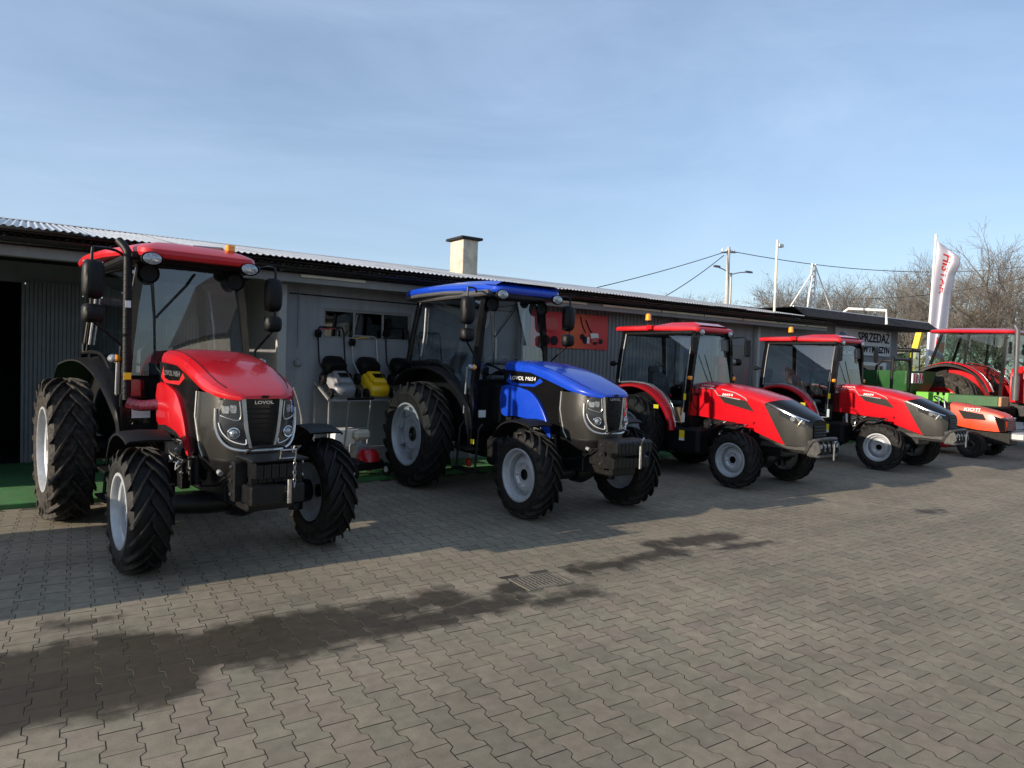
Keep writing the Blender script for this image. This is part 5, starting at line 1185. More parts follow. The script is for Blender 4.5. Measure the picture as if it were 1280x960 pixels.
# unseen flatbed trailer, added past the garage end to cast the left ground shadow
ft = thing('shadow_trailer', 'low grey flatbed trailer added out of view to shade the ground on the left', 'trailer', (-2.6, 6.62, 0), 0)
b = MB(); b.box(-0.72,0.72,-1.2,1.2,0.42,0.47,0.006); b.build('shadow_trailer_bed', 'grey_cladding', ft)
for s in (-1,1):
    b = MB(); b.box(s*0.70,s*0.73,-1.2,1.2,0.47,0.80,0.005); b.build('shadow_side_board', 'grey_cladding', ft); b = MB(); b.box(-0.70,0.70,s*1.17,s*1.2,0.47,0.80,0.005); b.build('shadow_end_board', 'grey_cladding', ft)
    wheel(ft, s*0.82, 0.1, 0.28, 0.16, 0.17, 20, 0.012, 0.03, style='turf')
b = MB(); b.box(-0.05,0.05,-2.1,1.1,0.34,0.42,0.005); b.build('drawbar', 'dull_steel', ft)
b = MB(); b.box(-0.62,0.66,-1.0,1.1,0.47,1.28,0.14); b.build('shadow_load', 'green_paint', ft)  # load added and made tall so its shadow reaches under the red tractor

# ================================================================= LARGE RED TRACTOR
D = thing('large_tractor', 'large red tractor with black exhaust stack and wide red rear wheel rims', 'tractor', (20.75, 5.75, 0), 0)
for s in (-1,1):
    wheel(D, s*0.86, 0, 0.64, 0.4, 0.36, 16, 0.05, 0.06, rimmat='red_paint')
    wheel(D, s*0.92, 2.45, 0.90, 0.52, 0.50, 19, 0.055, 0.075, dish=0.2, hub=0.12, rimmat='red_paint', rubber='dusty_rubber')
front_axle(D, 0.62, 0.64)
b = MB(); b.box(-0.27,0.27,-0.6,2.8,0.6,1.2,0.04); b.cyl((-0.8,2.45,0.9),(0.8,2.45,0.9),0.16,n=14); b.build('chassis', 'cast_iron', D)
lo = []
for (y,w,zt,zb) in ((-.95,.26,1.55,1.0),(-.85,.34,1.66,.95),(-.4,.38,1.78,.98),(.4,.40,1.9,1.05),(1.15,.42,1.98,1.1)):
    half = [(w*0.97,zb),(w,zb+0.15),(w*0.98,zt-0.14),(w*0.85,zt-0.04),(w*0.5,zt-0.008)]
    lo.append([(x,y,z) for x,z in half]+[(0,y,zt)]+[(-x,y,z) for x,z in reversed(half)])
b = MB(); b.loft(lo); b.build('hood', 'red_paint', D, ang=28)
b = MB(); b.box(-0.25,0.25,-0.99,-0.93,1.0,1.5,0.02); b.build('grille', 'black_gloss', D)
for s in (-1,1):
    arc = [(2.45-1.07*math.cos(R(a)), 0.93+1.10*math.sin(R(a))) for a in (158,140,118,95,74,54,36,20)]
    arc_fender(D, s*0.62, s*1.06, arc, 0.025, 0.07, 'black_plastic', 'rear_fender', x1b=s*0.8)
    arc2 = [(2.45-1.09*math.cos(R(a)), 0.95+1.13*math.sin(R(a))) for a in (118,95,74,54,36,20)]
    arc_fender(D, s*0.60, s*0.84, arc2, 0.02, 0.03, 'red_paint', 'fender_cover')
    b = MB(); b.prism(arc + [(1.5,0.9),(3.4,1.2)], s*0.60, s*0.618); b.build('inner_fender', 'red_paint', D)
    for (p0,p1,w) in (((s*0.72,1.25,1.1),(s*0.66,1.2,2.82),0.07),((s*0.68,2.12,1.95),(s*0.63,2.05,2.82),0.05),((s*0.66,2.95,2.0),(s*0.6,2.72,2.82),0.06)):
        b = MB(); b.loft([[(p[0]-w/2,p[1]-w/2,p[2]),(p[0]+w/2,p[1]-w/2,p[2]),(p[0]+w/2,p[1]+w/2,p[2]),(p[0]-w/2,p[1]+w/2,p[2])] for p in (p0,p1)]); b.build('cab_pillar', 'black_gloss', D)
    pane(D, [(s*0.72,1.30,1.12),(s*0.71,1.60,1.15),(s*0.70,1.85,1.7),(s*0.685,2.10,2.0),(s*0.635,2.03,2.80),(s*0.665,1.22,2.80)], 'green_glass', 'door_window')
    pane(D, [(s*0.68,2.14,2.02),(s*0.66,2.93,2.04),(s*0.605,2.70,2.80),(s*0.632,2.07,2.80)], 'green_glass', 'side_window')
    arc_fender(D, s*0.66, s*1.04, [(0.62,1.2),(0.4,1.38),(0.05,1.44),(-0.3,1.36)], 0.02, 0.05)
    b = MB(); b.box(s*0.84,s*0.96,1.0,1.05,2.3,2.6,0.02); b.build('mirror', 'black_plastic', D)
    b = MB(); b.tube([(s*0.68,1.2,2.7),(s*0.9,1.05,2.7),(s*0.9,1.04,2.6)],0.014,6); b.build('mirror_arm', 'black_metal', D)
pane(D, [(-0.68,1.2,1.9),(0.68,1.2,1.9),(0.64,1.17,2.8),(-0.64,1.17,2.8)], 'green_glass', 'windscreen'); pane(D, [(-0.64,2.94,2.05),(0.64,2.94,2.05),(0.58,2.72,2.8),(-0.58,2.72,2.8)], 'green_glass', 'rear_window')
b = MB(); b.box(-0.68,0.68,1.25,2.95,1.0,1.12,0.02); b.box(-0.66,0.66,2.5,2.95,1.1,1.98,0.02); b.build('cab_floor', 'black_plastic', D)
zf = lambda y: interp([(0.9,2.82),(1.3,2.83),(2.4,2.86),(3.0,2.86)], y)
roof_rings(0.76, 1.0, 3.0, zf, 0.08, 0.04, 0.12, xf=0.72).build('roof', 'red_paint', D, ang=28)
b = MB(); b.box(-0.12,0.12,2.5,2.65,2.96,3.01,0.02); b.build('roof_hatch', 'grey_plastic', D)
seat(D, 2.2, 1.4); steering(D, 1.72, 1.8)
b = MB(); b.tube([(-0.66,0.95,1.15),(-0.66,0.95,1.75)],0.085,14); b.tube([(-0.66,0.95,1.75),(-0.66,0.97,2.9),(-0.67,1.03,3.02)],0.055,14); b.build('exhaust', 'dark_grey_plastic', D)
b = MB(); b.box(-0.85,-0.70,0.75,0.85,1.82,2.0,0.02); b.build('marker_lamp', 'red_lens', D)
b = MB(); b.box(-0.95,-0.35,1.0,1.6,0.5,1.0,0.05); b.build('fuel_tank', 'black_plastic', D)

# ================================================================= GREEN IMPLEMENTS
G5 = thing('green_trailer', 'dark green spreader trailer with bright green drawbar and red white chevron boards', 'trailer', (18.45, 8.9, 0), 0)
b = MB(); b.loft([[(x*k,y*k2,z) for x,y in ((-0.75,-0.75),(0.75,-0.75),(0.75,0.75),(-0.75,0.75))] for z,k,k2 in ((0.9,0.6,0.65),(1.46,0.92,0.92),(1.80,1.0,1.0),(1.80,0.95,0.95),(1.5,0.9,0.9))]); b.build('hopper', 'green_paint', G5)
for k in range(5):
    b = MB(); b.box(-0.775,-0.745,-0.7+k*0.35-0.02,-0.7+k*0.35+0.02,1.47,1.795,0.004); b.build('rib', 'green_paint', G5)
b = MB(); b.box(-0.22,0.22,-2.5,-1.45,1.03,1.27,0.012); b.build('front_beam', 'green_paint', G5)
b = MB(); b.box(-0.2,0.2,-1.45,-0.70,1.06,1.29,0.012); b.build('drawbar', 'bright_green_paint', G5)
b = MB(); b.box(-0.215,0.215,-2.56,-2.5,1.04,1.26,0.01); b.build('beam_end', 'cardboard', G5)
b = MB(); b.box(-0.4,0.4,-0.8,0.8,0.78,0.92,0.01); b.build('chassis', 'green_paint', G5)
for s in (-1,1): wheel(G5, s*0.72, 0.1, 0.45, 0.26, 0.22, 18, 0.02, 0.05, style='turf')
for k in range(2):
    bo = MB(); x = -0.62+k*0.3; bo.box(x,x+0.24,-0.80,-0.765,1.50,1.74,0.003); bo = bo.build('chevron_board', 'white_paint', G5)
    for q in range(2):
        p = MB(); p.prism([(x+0.02+q*0.12,1.51),(x+0.08+q*0.12,1.51),(x+0.02+q*0.12+0.1,1.73),(x-0.04+q*0.12+0.1,1.73)],-0.805,-0.801,'y'); p.build('stripe', 'light_red_paint', bo)
b = MB(); b.tube([(-0.75,-0.4,1.78),(-0.75,-0.4,2.02),(-0.72,-0.1,2.05),(-0.72,0.05,1.9),(-0.72,0.06,1.78)],0.03,8); b.build('guard_rail', 'black_metal', G5)
far = thing('green_tractor', 'green tractor with dark cab roof standing far beyond the office corner', 'tractor', (29.7, 13.9, 0), R(10))
b = MB(); b.box(-0.6,0.6,-0.5,0.6,2.62,2.78,0.06); b.build('roof', 'black_plastic', far)
b = MB(); b.box(-0.65,0.65,-0.6,0.7,0.9,1.75,0.05); b.box(-0.4,0.4,-2.2,-0.6,0.9,1.7,0.08); b.build('body', 'green_paint', far)
for s in (-1,1):
    for y in (-0.45,0.55):
        b = MB(); b.tube([(s*0.55,y,1.7),(s*0.52,y,2.65)],0.035,6); b.build('pillar', 'black_plastic', far)
    pane(far, [(s*0.55,-0.45,1.75),(s*0.55,0.55,1.75),(s*0.52,0.55,2.62),(s*0.52,-0.45,2.62)], 'green_glass'); wheel(far, s*0.8, 0.6, 0.75, 0.4, 0.4, 18, 0.04, 0.06); wheel(far, s*0.75, -1.6, 0.5, 0.3, 0.28, 15, 0.04, 0.05)
pane(far, [(-0.55,-0.46,1.75),(0.55,-0.46,1.75),(0.52,-0.46,2.62),(-0.52,-0.46,2.62)], 'green_glass', 'windscreen')
ym = thing('yellow_loader', 'yellow machine with raised boom parked behind the green tractor', 'loader', (31.6, 14.35, 0), 0)
b = MB(); b.loft([[(-0.12,-0.12+o,z),(0.12,-0.12+o,z),(0.12,0.12+o,z),(-0.12,0.12+o,z)] for z,o in ((0.9,0.0),(2.6,0.0),(3.6,-0.2))]); b.build('boom', 'yellow_paint', ym)
b = MB(); b.box(-0.8,0.8,-1,1.2,0.5,1.3,0.06); b.build('body', 'yellow_paint', ym)
for s in (-1,1):
    for y in (-0.7,0.8): wheel(ym, s*0.75, y, 0.45, 0.28, 0.22, 18, 0.02, 0.05, style='turf')

# ================================================================= MOWER RACK AND GARDEN MACHINES
rk = thing('display_rack', 'galvanised tube rack with sloping shelf holding push mowers against the wall', 'rack', (0,0,0.055))
def bar(name, a, b_, r=0.02, m='dull_steel', par=None):
    q = MB(); q.tube([a,b_], r, 4); return q.build(name, m, par, ang=20)
X0, X1, YF, YB, ZF, ZB = 3.48, 6.2, 9.31, 9.93, 1.035, 1.27
for x in (X0, 4.85, X1):
    bar('leg', (x,YF,0), (x,YF,ZF), par=rk); bar('leg', (x,YB,0), (x,YB,ZB), par=rk); bar('side_rail', (x,YF,ZF), (x,YB,ZB), par=rk); bar('lower_rail', (x,YF,0.35), (x,YB,0.35), par=rk)
bar('front_rail', (X0,YF,ZF), (X1,YF,ZF), par=rk); bar('rear_rail', (X0,YB,ZB), (X1,YB,ZB), par=rk); bar('front_rail', (X0,YF,0.35), (X1,YF,0.35), par=rk)
for k in range(4):
    t = (k+0.5)/4; bar('shelf_bar', (X0,lerp(YF,YB,t),lerp(ZF,ZB,t)), (X1,lerp(YF,YB,t),lerp(ZF,ZB,t)), 0.012, par=rk)
def mower(label, loc, body, box='black_plastic', tilt=27, rz=0, handle='black_metal', hh=0.95, accent='light_red_paint', hw=0.2, group=None, deck_l=0.52):
    m = thing('push_mower', label, 'mower', loc, rz, group); m.rotation_euler = (R(tilt), 0, rz)
    d = MB(); lo = []
    for (z,k) in ((0.07,1.0),(0.14,1.0),(0.18,0.93),(0.20,0.8)):
        ring = []
        for a in range(20):
            an = 2*PI*a/20; c, s = math.cos(an), math.sin(an)
            ring.append((0.17*k*abs(c)**0.5*(1 if c > 0 else -1), -0.02+0.26*k*abs(s)**0.5*(1 if s > 0 else -1), z))
        lo.append(ring)
    d.loft(lo); d.build('deck', body, m, ang=40)
    e = MB(); e.loft([[(x*k,y*k-0.02,z) for x,y in ((-0.10,-0.17),(0.10,-0.17),(0.12,0.0),(0.10,0.17),(-0.10,0.17),(-0.12,0.0))] for z,k in ((0.19,1.0),(0.25,0.95),(0.28,0.7))]); eo = e.build('engine_cover', body, m, ang=35)
    v = MB(); v.box(-0.07,0.07,-0.1,0.02,0.282,0.29,0.003); v.build('cover_vent', 'black_gloss', eo)
    g = MB(); lo = []
    for (y,k) in ((0.20,0.8),(0.26,1.0),(0.44,1.0),(0.52,0.7)):
        lo.append([(0.165*k*abs(math.cos(a))**0.6*(1 if math.cos(a) > 0 else -1), y, 0.22+0.125*k*abs(math.sin(a))**0.6*(1 if math.sin(a) > 0 else -1)) for a in [2*PI*i/16 for i in range(16)]])
    g.loft(lo); g.build('grass_box', box, m, ang=40)
    for s in (-1,1):
        for y, r in ((-0.2,0.075),(0.2,0.09)):
            w = MB(); w.lathe([(-0.025,0.02),(-0.025,r*0.9),(-0.015,r),(0.015,r),(0.025,r*0.9),(0.025,0.02)], (s*0.20,y,r), 18); w.build('wheel', 'black_plastic', m)
    h = MB(); T_ = R(-tilt)
    def up(x, y, z): return Vector((x, y*math.cos(T_)-z*math.sin(T_), y*math.sin(T_)+z*math.cos(T_)))
    hp = [Vector((-hw*0.85,0.2,0.15))] + [up(-hw,0.30,0.42), up(-hw,0.38,hh-0.06), up(-hw*0.85,0.38,hh), up(hw*0.85,0.38,hh), up(hw,0.38,hh-0.06), up(hw,0.30,0.42)] + [Vector((hw*0.85,0.2,0.15))]
    h.tube(hp, 0.013, 8); h.build('handle', handle, m, ang=40)
    q = MB(); p = up(-hw,0.36,hh-0.1); q.box(p.x-0.045,p.x+0.045,p.y-0.04,p.y+0.04,p.z-0.05,p.z+0.05,0.012); q.build('switch_box', 'black_plastic', m)
    q = MB(); a0 = up(-hw*0.9,0.33,hh-0.04); a1 = up(hw*0.3,0.33,hh-0.02); q.tube([a0, (a0+a1)/2+Vector((0,-0.02,0.02)), a1],0.007,6); q.build('bail_lever', accent, m)
    return m
def shelf(x): return (x, 9.58, 0.055 + lerp(ZF,ZB,0.42)+0.02)
mower('grey electric push mower with red switch lever on the rack', shelf(3.72), 'grey_plastic', accent='light_red_paint', hh=0.93)
mower('yellow push mower with black grass box on the rack', shelf(4.25), 'yellow_paint', accent='yellow_paint', handle='dull_steel', hh=0.82)
mower('black push mower with tall handle on the rack between yellow and end mower', shelf(4.80), 'dark_grey_plastic', accent='black_metal', hh=0.98)
mower('black push mower at the rack end behind the blue tractor cab', shelf(5.38), 'black_plastic', accent='black_metal', hh=0.93)
# petrol scarifier standing in front of the rack
sc_ = thing('petrol_scarifier', 'petrol scarifier with cream engine, red cowl and steel handlebar before the rack', 'scarifier', (3.86, 8.99, 0.055), R(12))
b = MB(); b.box(-0.24,0.24,-0.22,0.26,0.10,0.24,0.04); b.build('housing', 'black_metal', sc_)
b = MB(); b.loft([[(0.02+0.14*k*math.cos(a),-0.10+0.14*k*math.sin(a),z) for a in [2*PI*i/16 for i in range(16)]] for z,k in ((0.22,1.15),(0.32,1.1),(0.38,0.7))]); b.build('cowl', 'red_paint', sc_, ang=40)
b = MB(); b.box(-0.12,0.12,-0.02,0.18,0.24,0.44,0.02); b.cyl((0.0,0.08,0.44),(0.0,0.08,0.5),0.07,n=14); b.build('engine', 'dull_steel', sc_)
b = MB(); b.box(-0.13,0.13,-0.02,0.14,0.50,0.64,0.04); b.build('fuel_tank', 'cream_paint', sc_)
b = MB(); b.tube([(-0.2,0.2,0.22),(-0.24,0.05,0.72),(-0.26,-0.02,1.06)],0.014,8); b.build('handle', 'dull_steel', sc_)
b = MB(); b.tube([(0.2,0.2,0.22),(0.12,0.05,0.72),(0.10,-0.02,1.06)],0.014,8); b.build('handle', 'dull_steel', sc_)
b = MB(); b.tube([(-0.29,-0.03,1.08),(0.13,-0.03,1.08)],0.019,8); b.build('grip', 'black_plastic', sc_)
b = MB(); b.tube([(-0.235,0.07,0.66),(0.13,0.07,0.66)],0.010,8); b.build('cross_bar', 'dull_steel', sc_)
for s in (-1,1):
    for y in (-0.2,0.24):
        w = MB(); w.lathe([(-0.02,0.02),(-0.02,0.085),(-0.01,0.095),(0.01,0.095),(0.02,0.085),(0.02,0.02)], (s*0.27,y,0.095), 18); w = w.build('wheel', 'rubber', sc_)
        w2 = MB(); w2.lathe([(-0.022,0.001),(-0.022,0.045),(0.022,0.045),(0.022,0.001)], (s*0.27,y,0.095), 14); w2.build('wheel_hub', 'white_plastic', w)
bx = MB(); bx.box(3.62,3.98,9.42,9.72,0.41,0.66,0.006); tag(bx.build('carton', 'white_sticker'), 'pale carton stored on the lower rail of the mower rack', 'carton')
# black handled machine behind the red tractor nose
hm = thing('wheel_barrow_frame', 'black bent tube handle of a hand machine standing by the grey wall', 'handle', (2.95, 9.35, 0.055), 0)
b = MB(); b.tube(smooth([(0,0.1,0.1),(0.1,0.1,0.6),(0.02,0.05,0.95),(-0.15,0,1.25),(-0.3,0,1.26)],4),0.016,8); b.build('handle', 'black_metal', hm)
b = MB(); b.tube(smooth([(0.05,0.3,0.1),(0.25,0.3,0.6),(0.2,0.25,0.95),(0.1,0.2,1.2)],4),0.014,8); b.build('rear_handle', 'dull_steel', hm)
b = MB(); b.box(-0.25,0.3,0,0.45,0.02,0.22,0.04); b.build('base', 'dark_grey_plastic', hm)
# upright red log splitter between the compact tractors
ls = thing('log_splitter', 'red upright hydraulic log splitter with black hoses against the wall behind the tractors', 'log splitter', (12.05, 9.35, 0.055), 0)
b = MB(); b.box(-0.06,0.06,-0.06,0.06,0.1,1.75,0.008); b.build('column', 'red_paint', ls)
b = MB(); b.box(-0.16,0.16,-0.09,0.09,1.72,1.92,0.02); b.build('head', 'red_paint', ls)
b = MB(); b.cyl((0.16,0,1.8),(0.42,0,1.8),0.07,n=14); b.build('motor', 'dull_steel', ls); b = MB(); b.cyl((0.42,0,1.8),(0.6,0,1.8),0.075,n=14); b.build('motor_cap', 'black_plastic', ls)
b = MB(); b.tube(smooth([(-0.1,-0.05,1.9),(-0.35,-0.1,1.7),(-0.3,-0.1,1.3),(-0.1,-0.08,1.1)],4),0.015,6); b.build('hose', 'black_plastic', ls)
b = MB(); b.tube(smooth([(0.1,-0.05,1.75),(0.3,-0.1,1.5),(0.26,-0.1,1.2),(0.1,-0.08,1.0)],4),0.015,6); b.build('hose', 'black_plastic', ls)
b = MB(); b.box(-0.3,0.3,-0.3,0.3,0.0,0.1,0.02); b.build('base', 'red_paint', ls)
b = MB(); b.lathe([(-0.05,0.001),(-0.05,0.1),(0.0,0.12),(0.05,0.1),(0.05,0.001)],(0.1,-0.12,1.28),16,'y'); b.build('valve', 'dull_steel', ls)
# ================================================================= BACKGROUND
def ray(px, py):
    c = Vector(((px-640)/859.0, (py-480)/859.0, 1.0)); return cr*c.x + cd*c.y + cf*c.z
def at_x(px, py, X): d = ray(px, py); return d*(X/d.x) + Vector((0,0,CAM_H))
def at_y(px, py, Y): d = ray(px, py); return d*(Y/d.y) + Vector((0,0,CAM_H))

# ---- flagpole and banner flag
base = at_y(1157.5, 470, 10.6); top = at_y(1170, 295, 10.6)
fx = base.x; lean = (top.x-base.x)/(top.z-base.z)
fp = thing('flagpole', 'tall white flagpole standing beyond the office corner', 'flagpole', (fx - lean*base.z, 10.6, 0), 0)
b = MB(); b.tube([(0,0,0),(lean*top.z,0,top.z)], [0.05,0.032], 12); b.build('pole', 'white_paint', fp)
b = MB(); b.lathe([(-0.03,0.001),(0,0.05),(0.03,0.04),(0.05,0.001)], (lean*top.z,0,top.z+0.02), 12, 'z'); b.build('finial', 'white_plastic', fp)
mat('flag_cloth', (0.50, 0.48, 0.54), 0.75, var=0.06, vscale=3)
fl = thing('banner_flag', 'white banner flag with red lettering hanging in folds from the flagpole', 'flag', (fx - lean*base.z, 10.6, 0), 0)
ZT, ZB_ = top.z-0.15, 2.35
def flag_pt(u, v):            # u across, v from the top down
    z = lerp(ZT, ZB_, v); w = interp([(0,0.25),(0.06,0.50),(0.14,0.50),(0.25,0.34),(0.45,0.26),(0.7,0.28),(1,0.26)], v)
    y = -0.05 - u*w*(1-0.12*math.sin(3*v)); x = lean*z - 0.13*math.sin(u*9.5 + 2.6*v)*(0.3+u*0.7) + 0.5*u
    return (x, y - 0.04*math.sin(5*v)*u, z - 0.34*u*max(0, 1-v*2.2) - 0.12*u*v)
b = MB(); b.shell(flag_pt, 26, 40, (0.004,0,0)); b.build('cloth', 'flag_cloth', fl, ang=80)
tm = text_mesh('HISTAR', 0.5, 0.0, 'red_lens', bold=0.012)
xs_ = [v.co.x for v in tm.vertices]; ys_ = [v.co.y for v in tm.vertices]; x0_, x1_, y0_, y1_ = min(xs_), max(xs_), min(ys_), max(ys_)
bmx = bmesh.new(); bmx.from_mesh(tm); bmesh.ops.triangulate(bmx, faces=bmx.faces); bmesh.ops.subdivide_edges(bmx, edges=bmx.edges, cuts=2, use_grid_fill=True)
for v in bmx.verts:
    s_ = (v.co.x-x0_)/(x1_-x0_); t_ = (v.co.y-y0_)/(y1_-y0_)
    p = flag_pt(lerp(0.62,0.30,1-t_), lerp(0.09,0.46,s_)); v.co = Vector((p[0]-0.012, p[1], p[2]))
bmx.to_mesh(tm); bmx.free(); obj('lettering', tm, fl)
b = MB(); b.shell(lambda u, v: (lambda p: (p[0]-0.012,p[1],p[2]))(flag_pt(lerp(0.45,0.95,u), lerp(0.84,0.93,v)-0.02*math.sin(6*u))), 8, 5, (0.002,0,0)); b.build('emblem', 'red_lens', fl)

# ---- street lamp and utility pole behind the roof
mat('concrete_pole', (0.42,0.40,0.37), 0.85, var=0.15)
q = at_y(911, 309, 25); up = thing('utility_pole', 'slender concrete utility pole carrying overhead wires behind the roof', 'pole', (q.x, 25, 0))
b = MB(); b.tube([(0,0,0),(0.0,0,q.z)], [0.16,0.09], 10); b.build('mast', 'concrete_pole', up)
b = MB(); b.tube([(-0.55,0.1,q.z-0.35),(0.55,-0.1,q.z-0.25)], 0.04, 6); b.build('crossarm', 'dull_steel', up)
for dx in (-0.45,-0.15,0.15,0.45):
    b = MB(); b.lathe([(0,0.03),(0.08,0.05),(0.14,0.03),(0.16,0.001)], (dx, -dx*0.18, q.z-0.27), 8, 'z'); b.build('insulator', 'white_plastic', up)
q2 = at_y(914, 341, 27); sl = thing('street_lamp', 'double armed grey street lamp behind the corrugated roof', 'street lamp', (q2.x, 27, 0))
b = MB(); b.tube([(0,0,0),(0,0,q2.z)], [0.10,0.06], 10); b.build('post', 'dull_steel', sl)
for px, py in ((896,334),(936,341)):
    e = at_y(px, py, 27); d = Vector((e.x-q2.x, 0, e.z))
    b = MB(); b.tube(smooth([(0,0,q2.z-0.1),(d.x*0.5,0,lerp(q2.z,e.z,0.6)),(d.x*0.85,0,e.z)],4), 0.035, 6); b.build('arm', 'dull_steel', sl)
    b = MB(); b.loft([[(d.x*k, y*w, e.z+h) for y,h in ((-0.12,0),(0.12,0),(0.1,0.1),(-0.1,0.1))] for k,w in ((0.8,0.5),(0.9,1),(1.1,0.9),(1.2,0.4))]); b.build('lamp_head', 'dark_grey_plastic', sl)
def wire(a, b_, sag, label):
    pts = [Vector(a).lerp(Vector(b_), t/16) - Vector((0,0,sag*4*(t/16)*(1-t/16))) for t in range(17)]
    w = MB(); w.tube(pts, 0.022, 5); tag(w.build('overhead_wire', 'black_metal'), label, 'wire')
A = Vector((q.x, 25, q.z-0.2))
wire(A, at_x(1330, 326, 62), 1.0, 'overhead wire running from the utility pole past the flag to the trees')
wire(A, at_y(735, 362, 25), 0.1, 'upper overhead wire dropping from the utility pole to the roof')
wire(A - Vector((0.4,0,0.3)), at_y(832, 370, 25), 0.1, 'lower overhead wire dropping steeply from the utility pole to the roof')
wire(at_x(1040, 372, 50), at_x(1330, 335, 44), 0.6, 'low overhead wire crossing the bare trees above the large red tractor')

# ---- bare trees
mat('bark', (0.115, 0.105, 0.09), 0.9, var=0.25, vscale=8)
mat('twig', (0.13, 0.115, 0.10), 0.9, var=0.25, vscale=2)
mat('dry_leaf', (0.16, 0.10, 0.045), 0.8, var=0.3, vscale=3)
mat('olive_leaf', (0.09, 0.095, 0.028), 0.8, var=0.35, vscale=2)
mat('bush_leaf', (0.10, 0.12, 0.035), 0.8, var=0.35, vscale=2)
def tree_meshes(seed, h=10.0, spread=0.9, leaves=0, upright=0.25):
    rd = random.Random(seed); tr = MB(); tw = MB(); lf = MB()
    def grow(p, d, ln, r, lvl, mb):
        pts = [p.copy()]; rs = [r]; n = 4 if lvl < 3 else 3; cur = p.copy(); dr = d.copy()
        for i in range(n):
            dr = (dr + Vector((rd.gauss(0,.16), rd.gauss(0,.16), rd.gauss(0,.12)+upright*0.12))).normalized()
            cur = cur + dr*(ln/n); pts.append(cur.copy()); rs.append(max(r*(1-0.5*(i+1)/n), 0.005))
        mb.tube(pts, rs, 7 if lvl == 0 else (5 if lvl < 3 else 3), cap=False)
        if lvl >= 5:
            if leaves and rd.random() < leaves:
                for _ in range(2):
                    c = pts[-1] + Vector((rd.gauss(0,.12),rd.gauss(0,.12),rd.gauss(0,.12))); a = Vector((rd.uniform(-1,1),rd.uniform(-1,1),rd.uniform(-1,1))).normalized()*0.06; bq = a.orthogonal().normalized()*0.04
                    lf.add([c-a,c+bq,c+a,c-bq],[(0,1,2,3)])
            return
        kids = {0:7,1:5,2:4,3:3,4:3}[lvl]
        for k in range(kids):
            t = rd.uniform(0.35 if lvl == 0 else 0.25, 1.0); i = min(int(t*n), n-1); q = pts[i].lerp(pts[i+1], t*n-i)
            ang = rd.uniform(0.45,0.95)*spread; az = rd.uniform(0,2*PI); o = dr.orthogonal().normalized(); o2 = dr.cross(o)
            nd = (dr*math.cos(ang) + (o*math.cos(az)+o2*math.sin(az))*math.sin(ang) + Vector((0,0,upright*0.5))).normalized()
            grow(q, nd, ln*rd.uniform(0.5,0.78), rs[i]*rd.uniform(0.45,0.62), lvl+1, tr if lvl < 1 else tw)
        grow(pts[-1], dr, ln*0.6, rs[-1], lvl+1, tr if lvl < 1 else tw)
    grow(Vector((0,0,-0.1)), Vector((0,0,1)), h*0.42, h*0.021, 0, tr)
    zmax = max(v[2] for v in tw.v)
    for m in (tr, tw, lf): m.v = [(x*h/zmax, y*h/zmax, z*h/zmax) for x,y,z in m.v]
    return tr.mesh('trunk','bark',60), tw.mesh('crown','twig',60), (lf.mesh('leaves','dry_leaf',0) if lf.v else None)
PROTO = [tree_meshes(11, 10, 0.9), tree_meshes(23, 10, 1.05), tree_meshes(37, 10, 0.8, 0.35, 0.5), tree_meshes(51, 10, 1.0, 0.12)]
def place_tree(px, py_top, X, k, rz, label, name='bare_tree', group=None, wide=1.0):
    t = at_x(px, py_top, X); o = thing(name, label, 'tree', (t.x, t.y, -0.03), rz, group); s = t.z/10.0; o.scale = (s*wide, s*wide, s)
    a, c, l = PROTO[k]; obj('trunk', a, o); obj('crown', c, o)
    if l: obj('leaves', l, o)
place_tree(1008, 333, 46, 1, 0.3, 'spreading bare tree behind the white roof sign frame', wide=1.1)
place_tree(1062, 345, 52, 2, 1.3, 'bare tree with brown leaves left, between roof sign frame and flagpole')
place_tree(985, 348, 54, 0, 0.8, 'bare tree just left of the roof sign frame', wide=1.2)
place_tree(1030, 340, 50, 3, 2.2, 'bare tree rising between the roof sign frame struts', wide=1.2)
place_tree(1045, 352, 60, 0, 3.3, 'bare tree partly hidden by the roof sign frame strut', wide=1.3)
place_tree(1088, 332, 56, 1, 5.0, 'broad bare tree between the leafy bare tree and the tall one', wide=1.1)
place_tree(1160, 330, 60, 2, 4.1, 'bare tree with dry leaves close behind the flagpole', wide=1.2)
place_tree(1128, 316, 50, 0, 2.1, 'tall bare tree standing behind the shingled office roof', wide=1.1)
place_tree(1196, 322, 58, 3, 0.9, 'bare tree directly behind the banner flag')
place_tree(1262, 288, 48, 1, 4.0, 'tallest bare tree rising above the large red tractor', wide=1.15)
place_tree(1225, 335, 44, 2, 2.6, 'small bare tree with dry leaves beside the banner flag')
place_tree(1310, 300, 52, 0, 5.2, 'bare tree beyond the exhaust stack of the large red tractor')
G_ = 'distant bare trees showing over the corrugated roof'
for px, py, X, k, rz, lb in ((885,366,75,0,1.0,'distant treetop over the roof, standing clear of the utility pole'),(905,364,78,3,2.0,'distant treetop over the roof directly behind the utility pole'),(924,371,80,1,3.0,'lowest distant treetop over the roof beside the street lamp post')): place_tree(px, py, X, k, rz, lb, 'far_tree', None, 1.6)
for px, py, X, k, rz, lb in ((1092,380,85,3,2.4,'far bare tree filling the gap beside the tall tree behind the office'),(1245,372,84,3,5.4,'far bare tree low between the banner flag and the tallest tree')): place_tree(px, py, X, k, rz, lb, 'far_tree', None, 1.3)
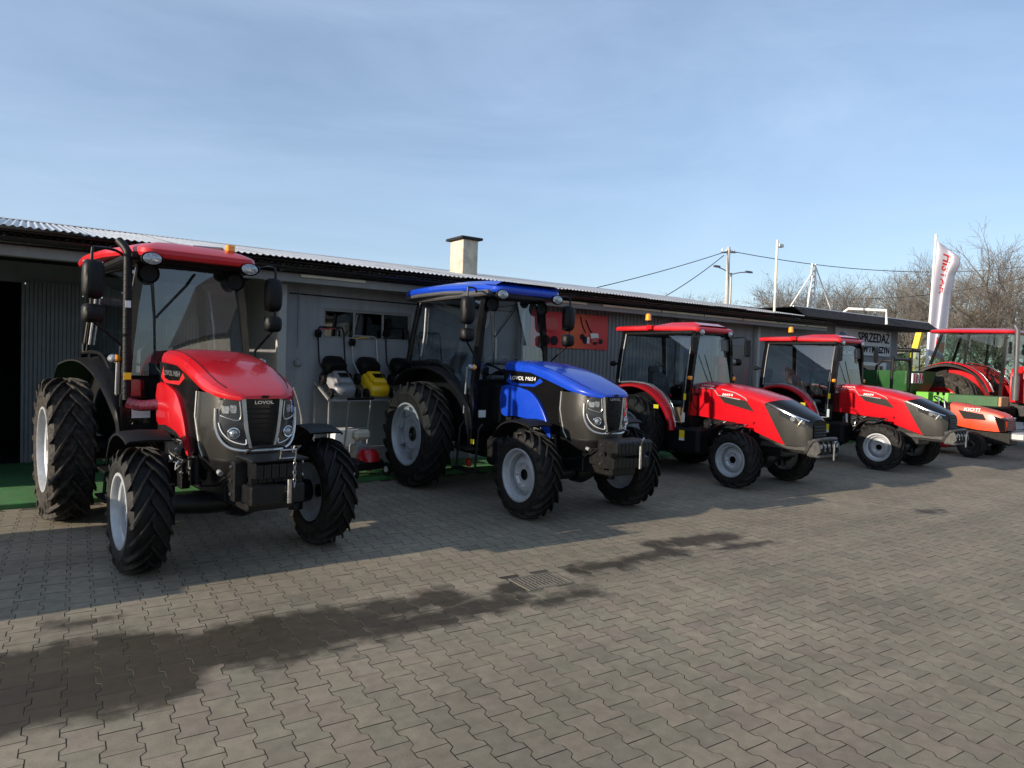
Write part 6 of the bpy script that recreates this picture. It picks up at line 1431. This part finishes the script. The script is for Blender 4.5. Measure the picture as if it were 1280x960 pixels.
def bush(loc, r, h, label, n=2600, m='olive_leaf', name='bush', seed=1, sz=0.07):
    rd = random.Random(seed); o = thing(name, label, 'bush', loc); lf = MB()
    for _ in range(n):
        while True:
            p = Vector((rd.uniform(-1,1),rd.uniform(-1,1),rd.uniform(0,1)))
            rr = math.hypot(p.x,p.y)
            if rr < (1-p.z**2.2)*(0.8+0.25*math.sin(5*math.atan2(p.y,p.x)+3*p.z)) and rr > 0.25*(1-p.z): break
        c = Vector((p.x*r,p.y*r,0.1+p.z*h)); a = Vector((rd.uniform(-1,1),rd.uniform(-1,1),rd.uniform(-.3,1))).normalized()*sz; b_ = a.orthogonal().normalized()*sz*0.6
        lf.add([c-a,c+b_,c+a,c-b_],[(0,1,2,3)])
    lf.build('foliage', m, o, ang=0)
    st = MB()
    for k in range(5): st.tube([(0,0,0),(rd.uniform(-.5,.5)*r,rd.uniform(-.5,.5)*r,h*0.7)],[0.05,0.02],5)
    st.build('stem', 'bark', o)
p = at_x(1150, 470, 34); bush((p.x, p.y, -0.03), 1.7, 3.2, 'olive green bush behind the yellow loader boom', seed=4)
p = at_x(1172, 470, 38); bush((p.x, p.y, -0.03), 1.9, 3.3, 'yellow green bush at the foot of the flagpole', seed=6, m='bush_leaf')
p = at_x(1130, 470, 40); bush((p.x, p.y, -0.03), 2.0, 3.0, 'dark olive bush half hidden by the office corner', seed=8)
# undergrowth below the thicket, one mass nobody could count
rd = random.Random(5); ug = MB()
for _ in range(6000):
    X = rd.uniform(60, 95); Y = rd.uniform(4, 60); z = abs(rd.gauss(0, 1.2)) + 0.1
    c = Vector((X, Y, z)); a = Vector((rd.uniform(-1,1),rd.uniform(-1,1),rd.uniform(-1,1))).normalized()*0.22; b_ = a.orthogonal().normalized()*0.12
    ug.add([c-a,c+b_,c+a,c-b_],[(0,1,2,3)])
mat('undergrowth', (0.10,0.085,0.05), 0.9, var=0.35, vscale=0.4)
tag(ug.build('undergrowth', 'undergrowth', ang=0), 'brown winter undergrowth beneath the far bare trees', 'undergrowth', kind='stuff')

# ---- white house across the yard, seen only as the reflection in the windscreens
hs = thing('house', 'grey rendered house with tiled gable roof across the yard from the tractors', 'house', (14.6, -15.5, 0), R(84))
stucco('house_render', (0.46,0.45,0.42))
mat('roof_tile', (0.10,0.095,0.095), 0.8, var=0.25, vscale=5)
b = MB(); b.prism([(-4,0),(4,0),(4,3.6),(0,6.4),(-4,3.6)], -7, 7); b.build('wall', 'house_render', hs, ang=0)
b = MB()
for s in (-1,1): b.add([(-7.4,s*4.5,3.3),(7.4,s*4.5,3.3),(7.4,0,6.62),(-7.4,0,6.62)],[(0,1,2,3)])
b.build('roof', 'roof_tile', hs, ang=0)
for y in (-2.2,0.0,2.2):
    w = MB(); w.box(6.99,7.06,y-0.5,y+0.5,1.2,2.7,0.01); w = w.build('window', 'white_plastic', hs)
    for a in (-0.42, 0.04):
        g_ = MB(); g_.box(7.06,7.07,y+a,y+a+0.38,1.3,2.6); g_.build('pane', 'lamp_dark', w)
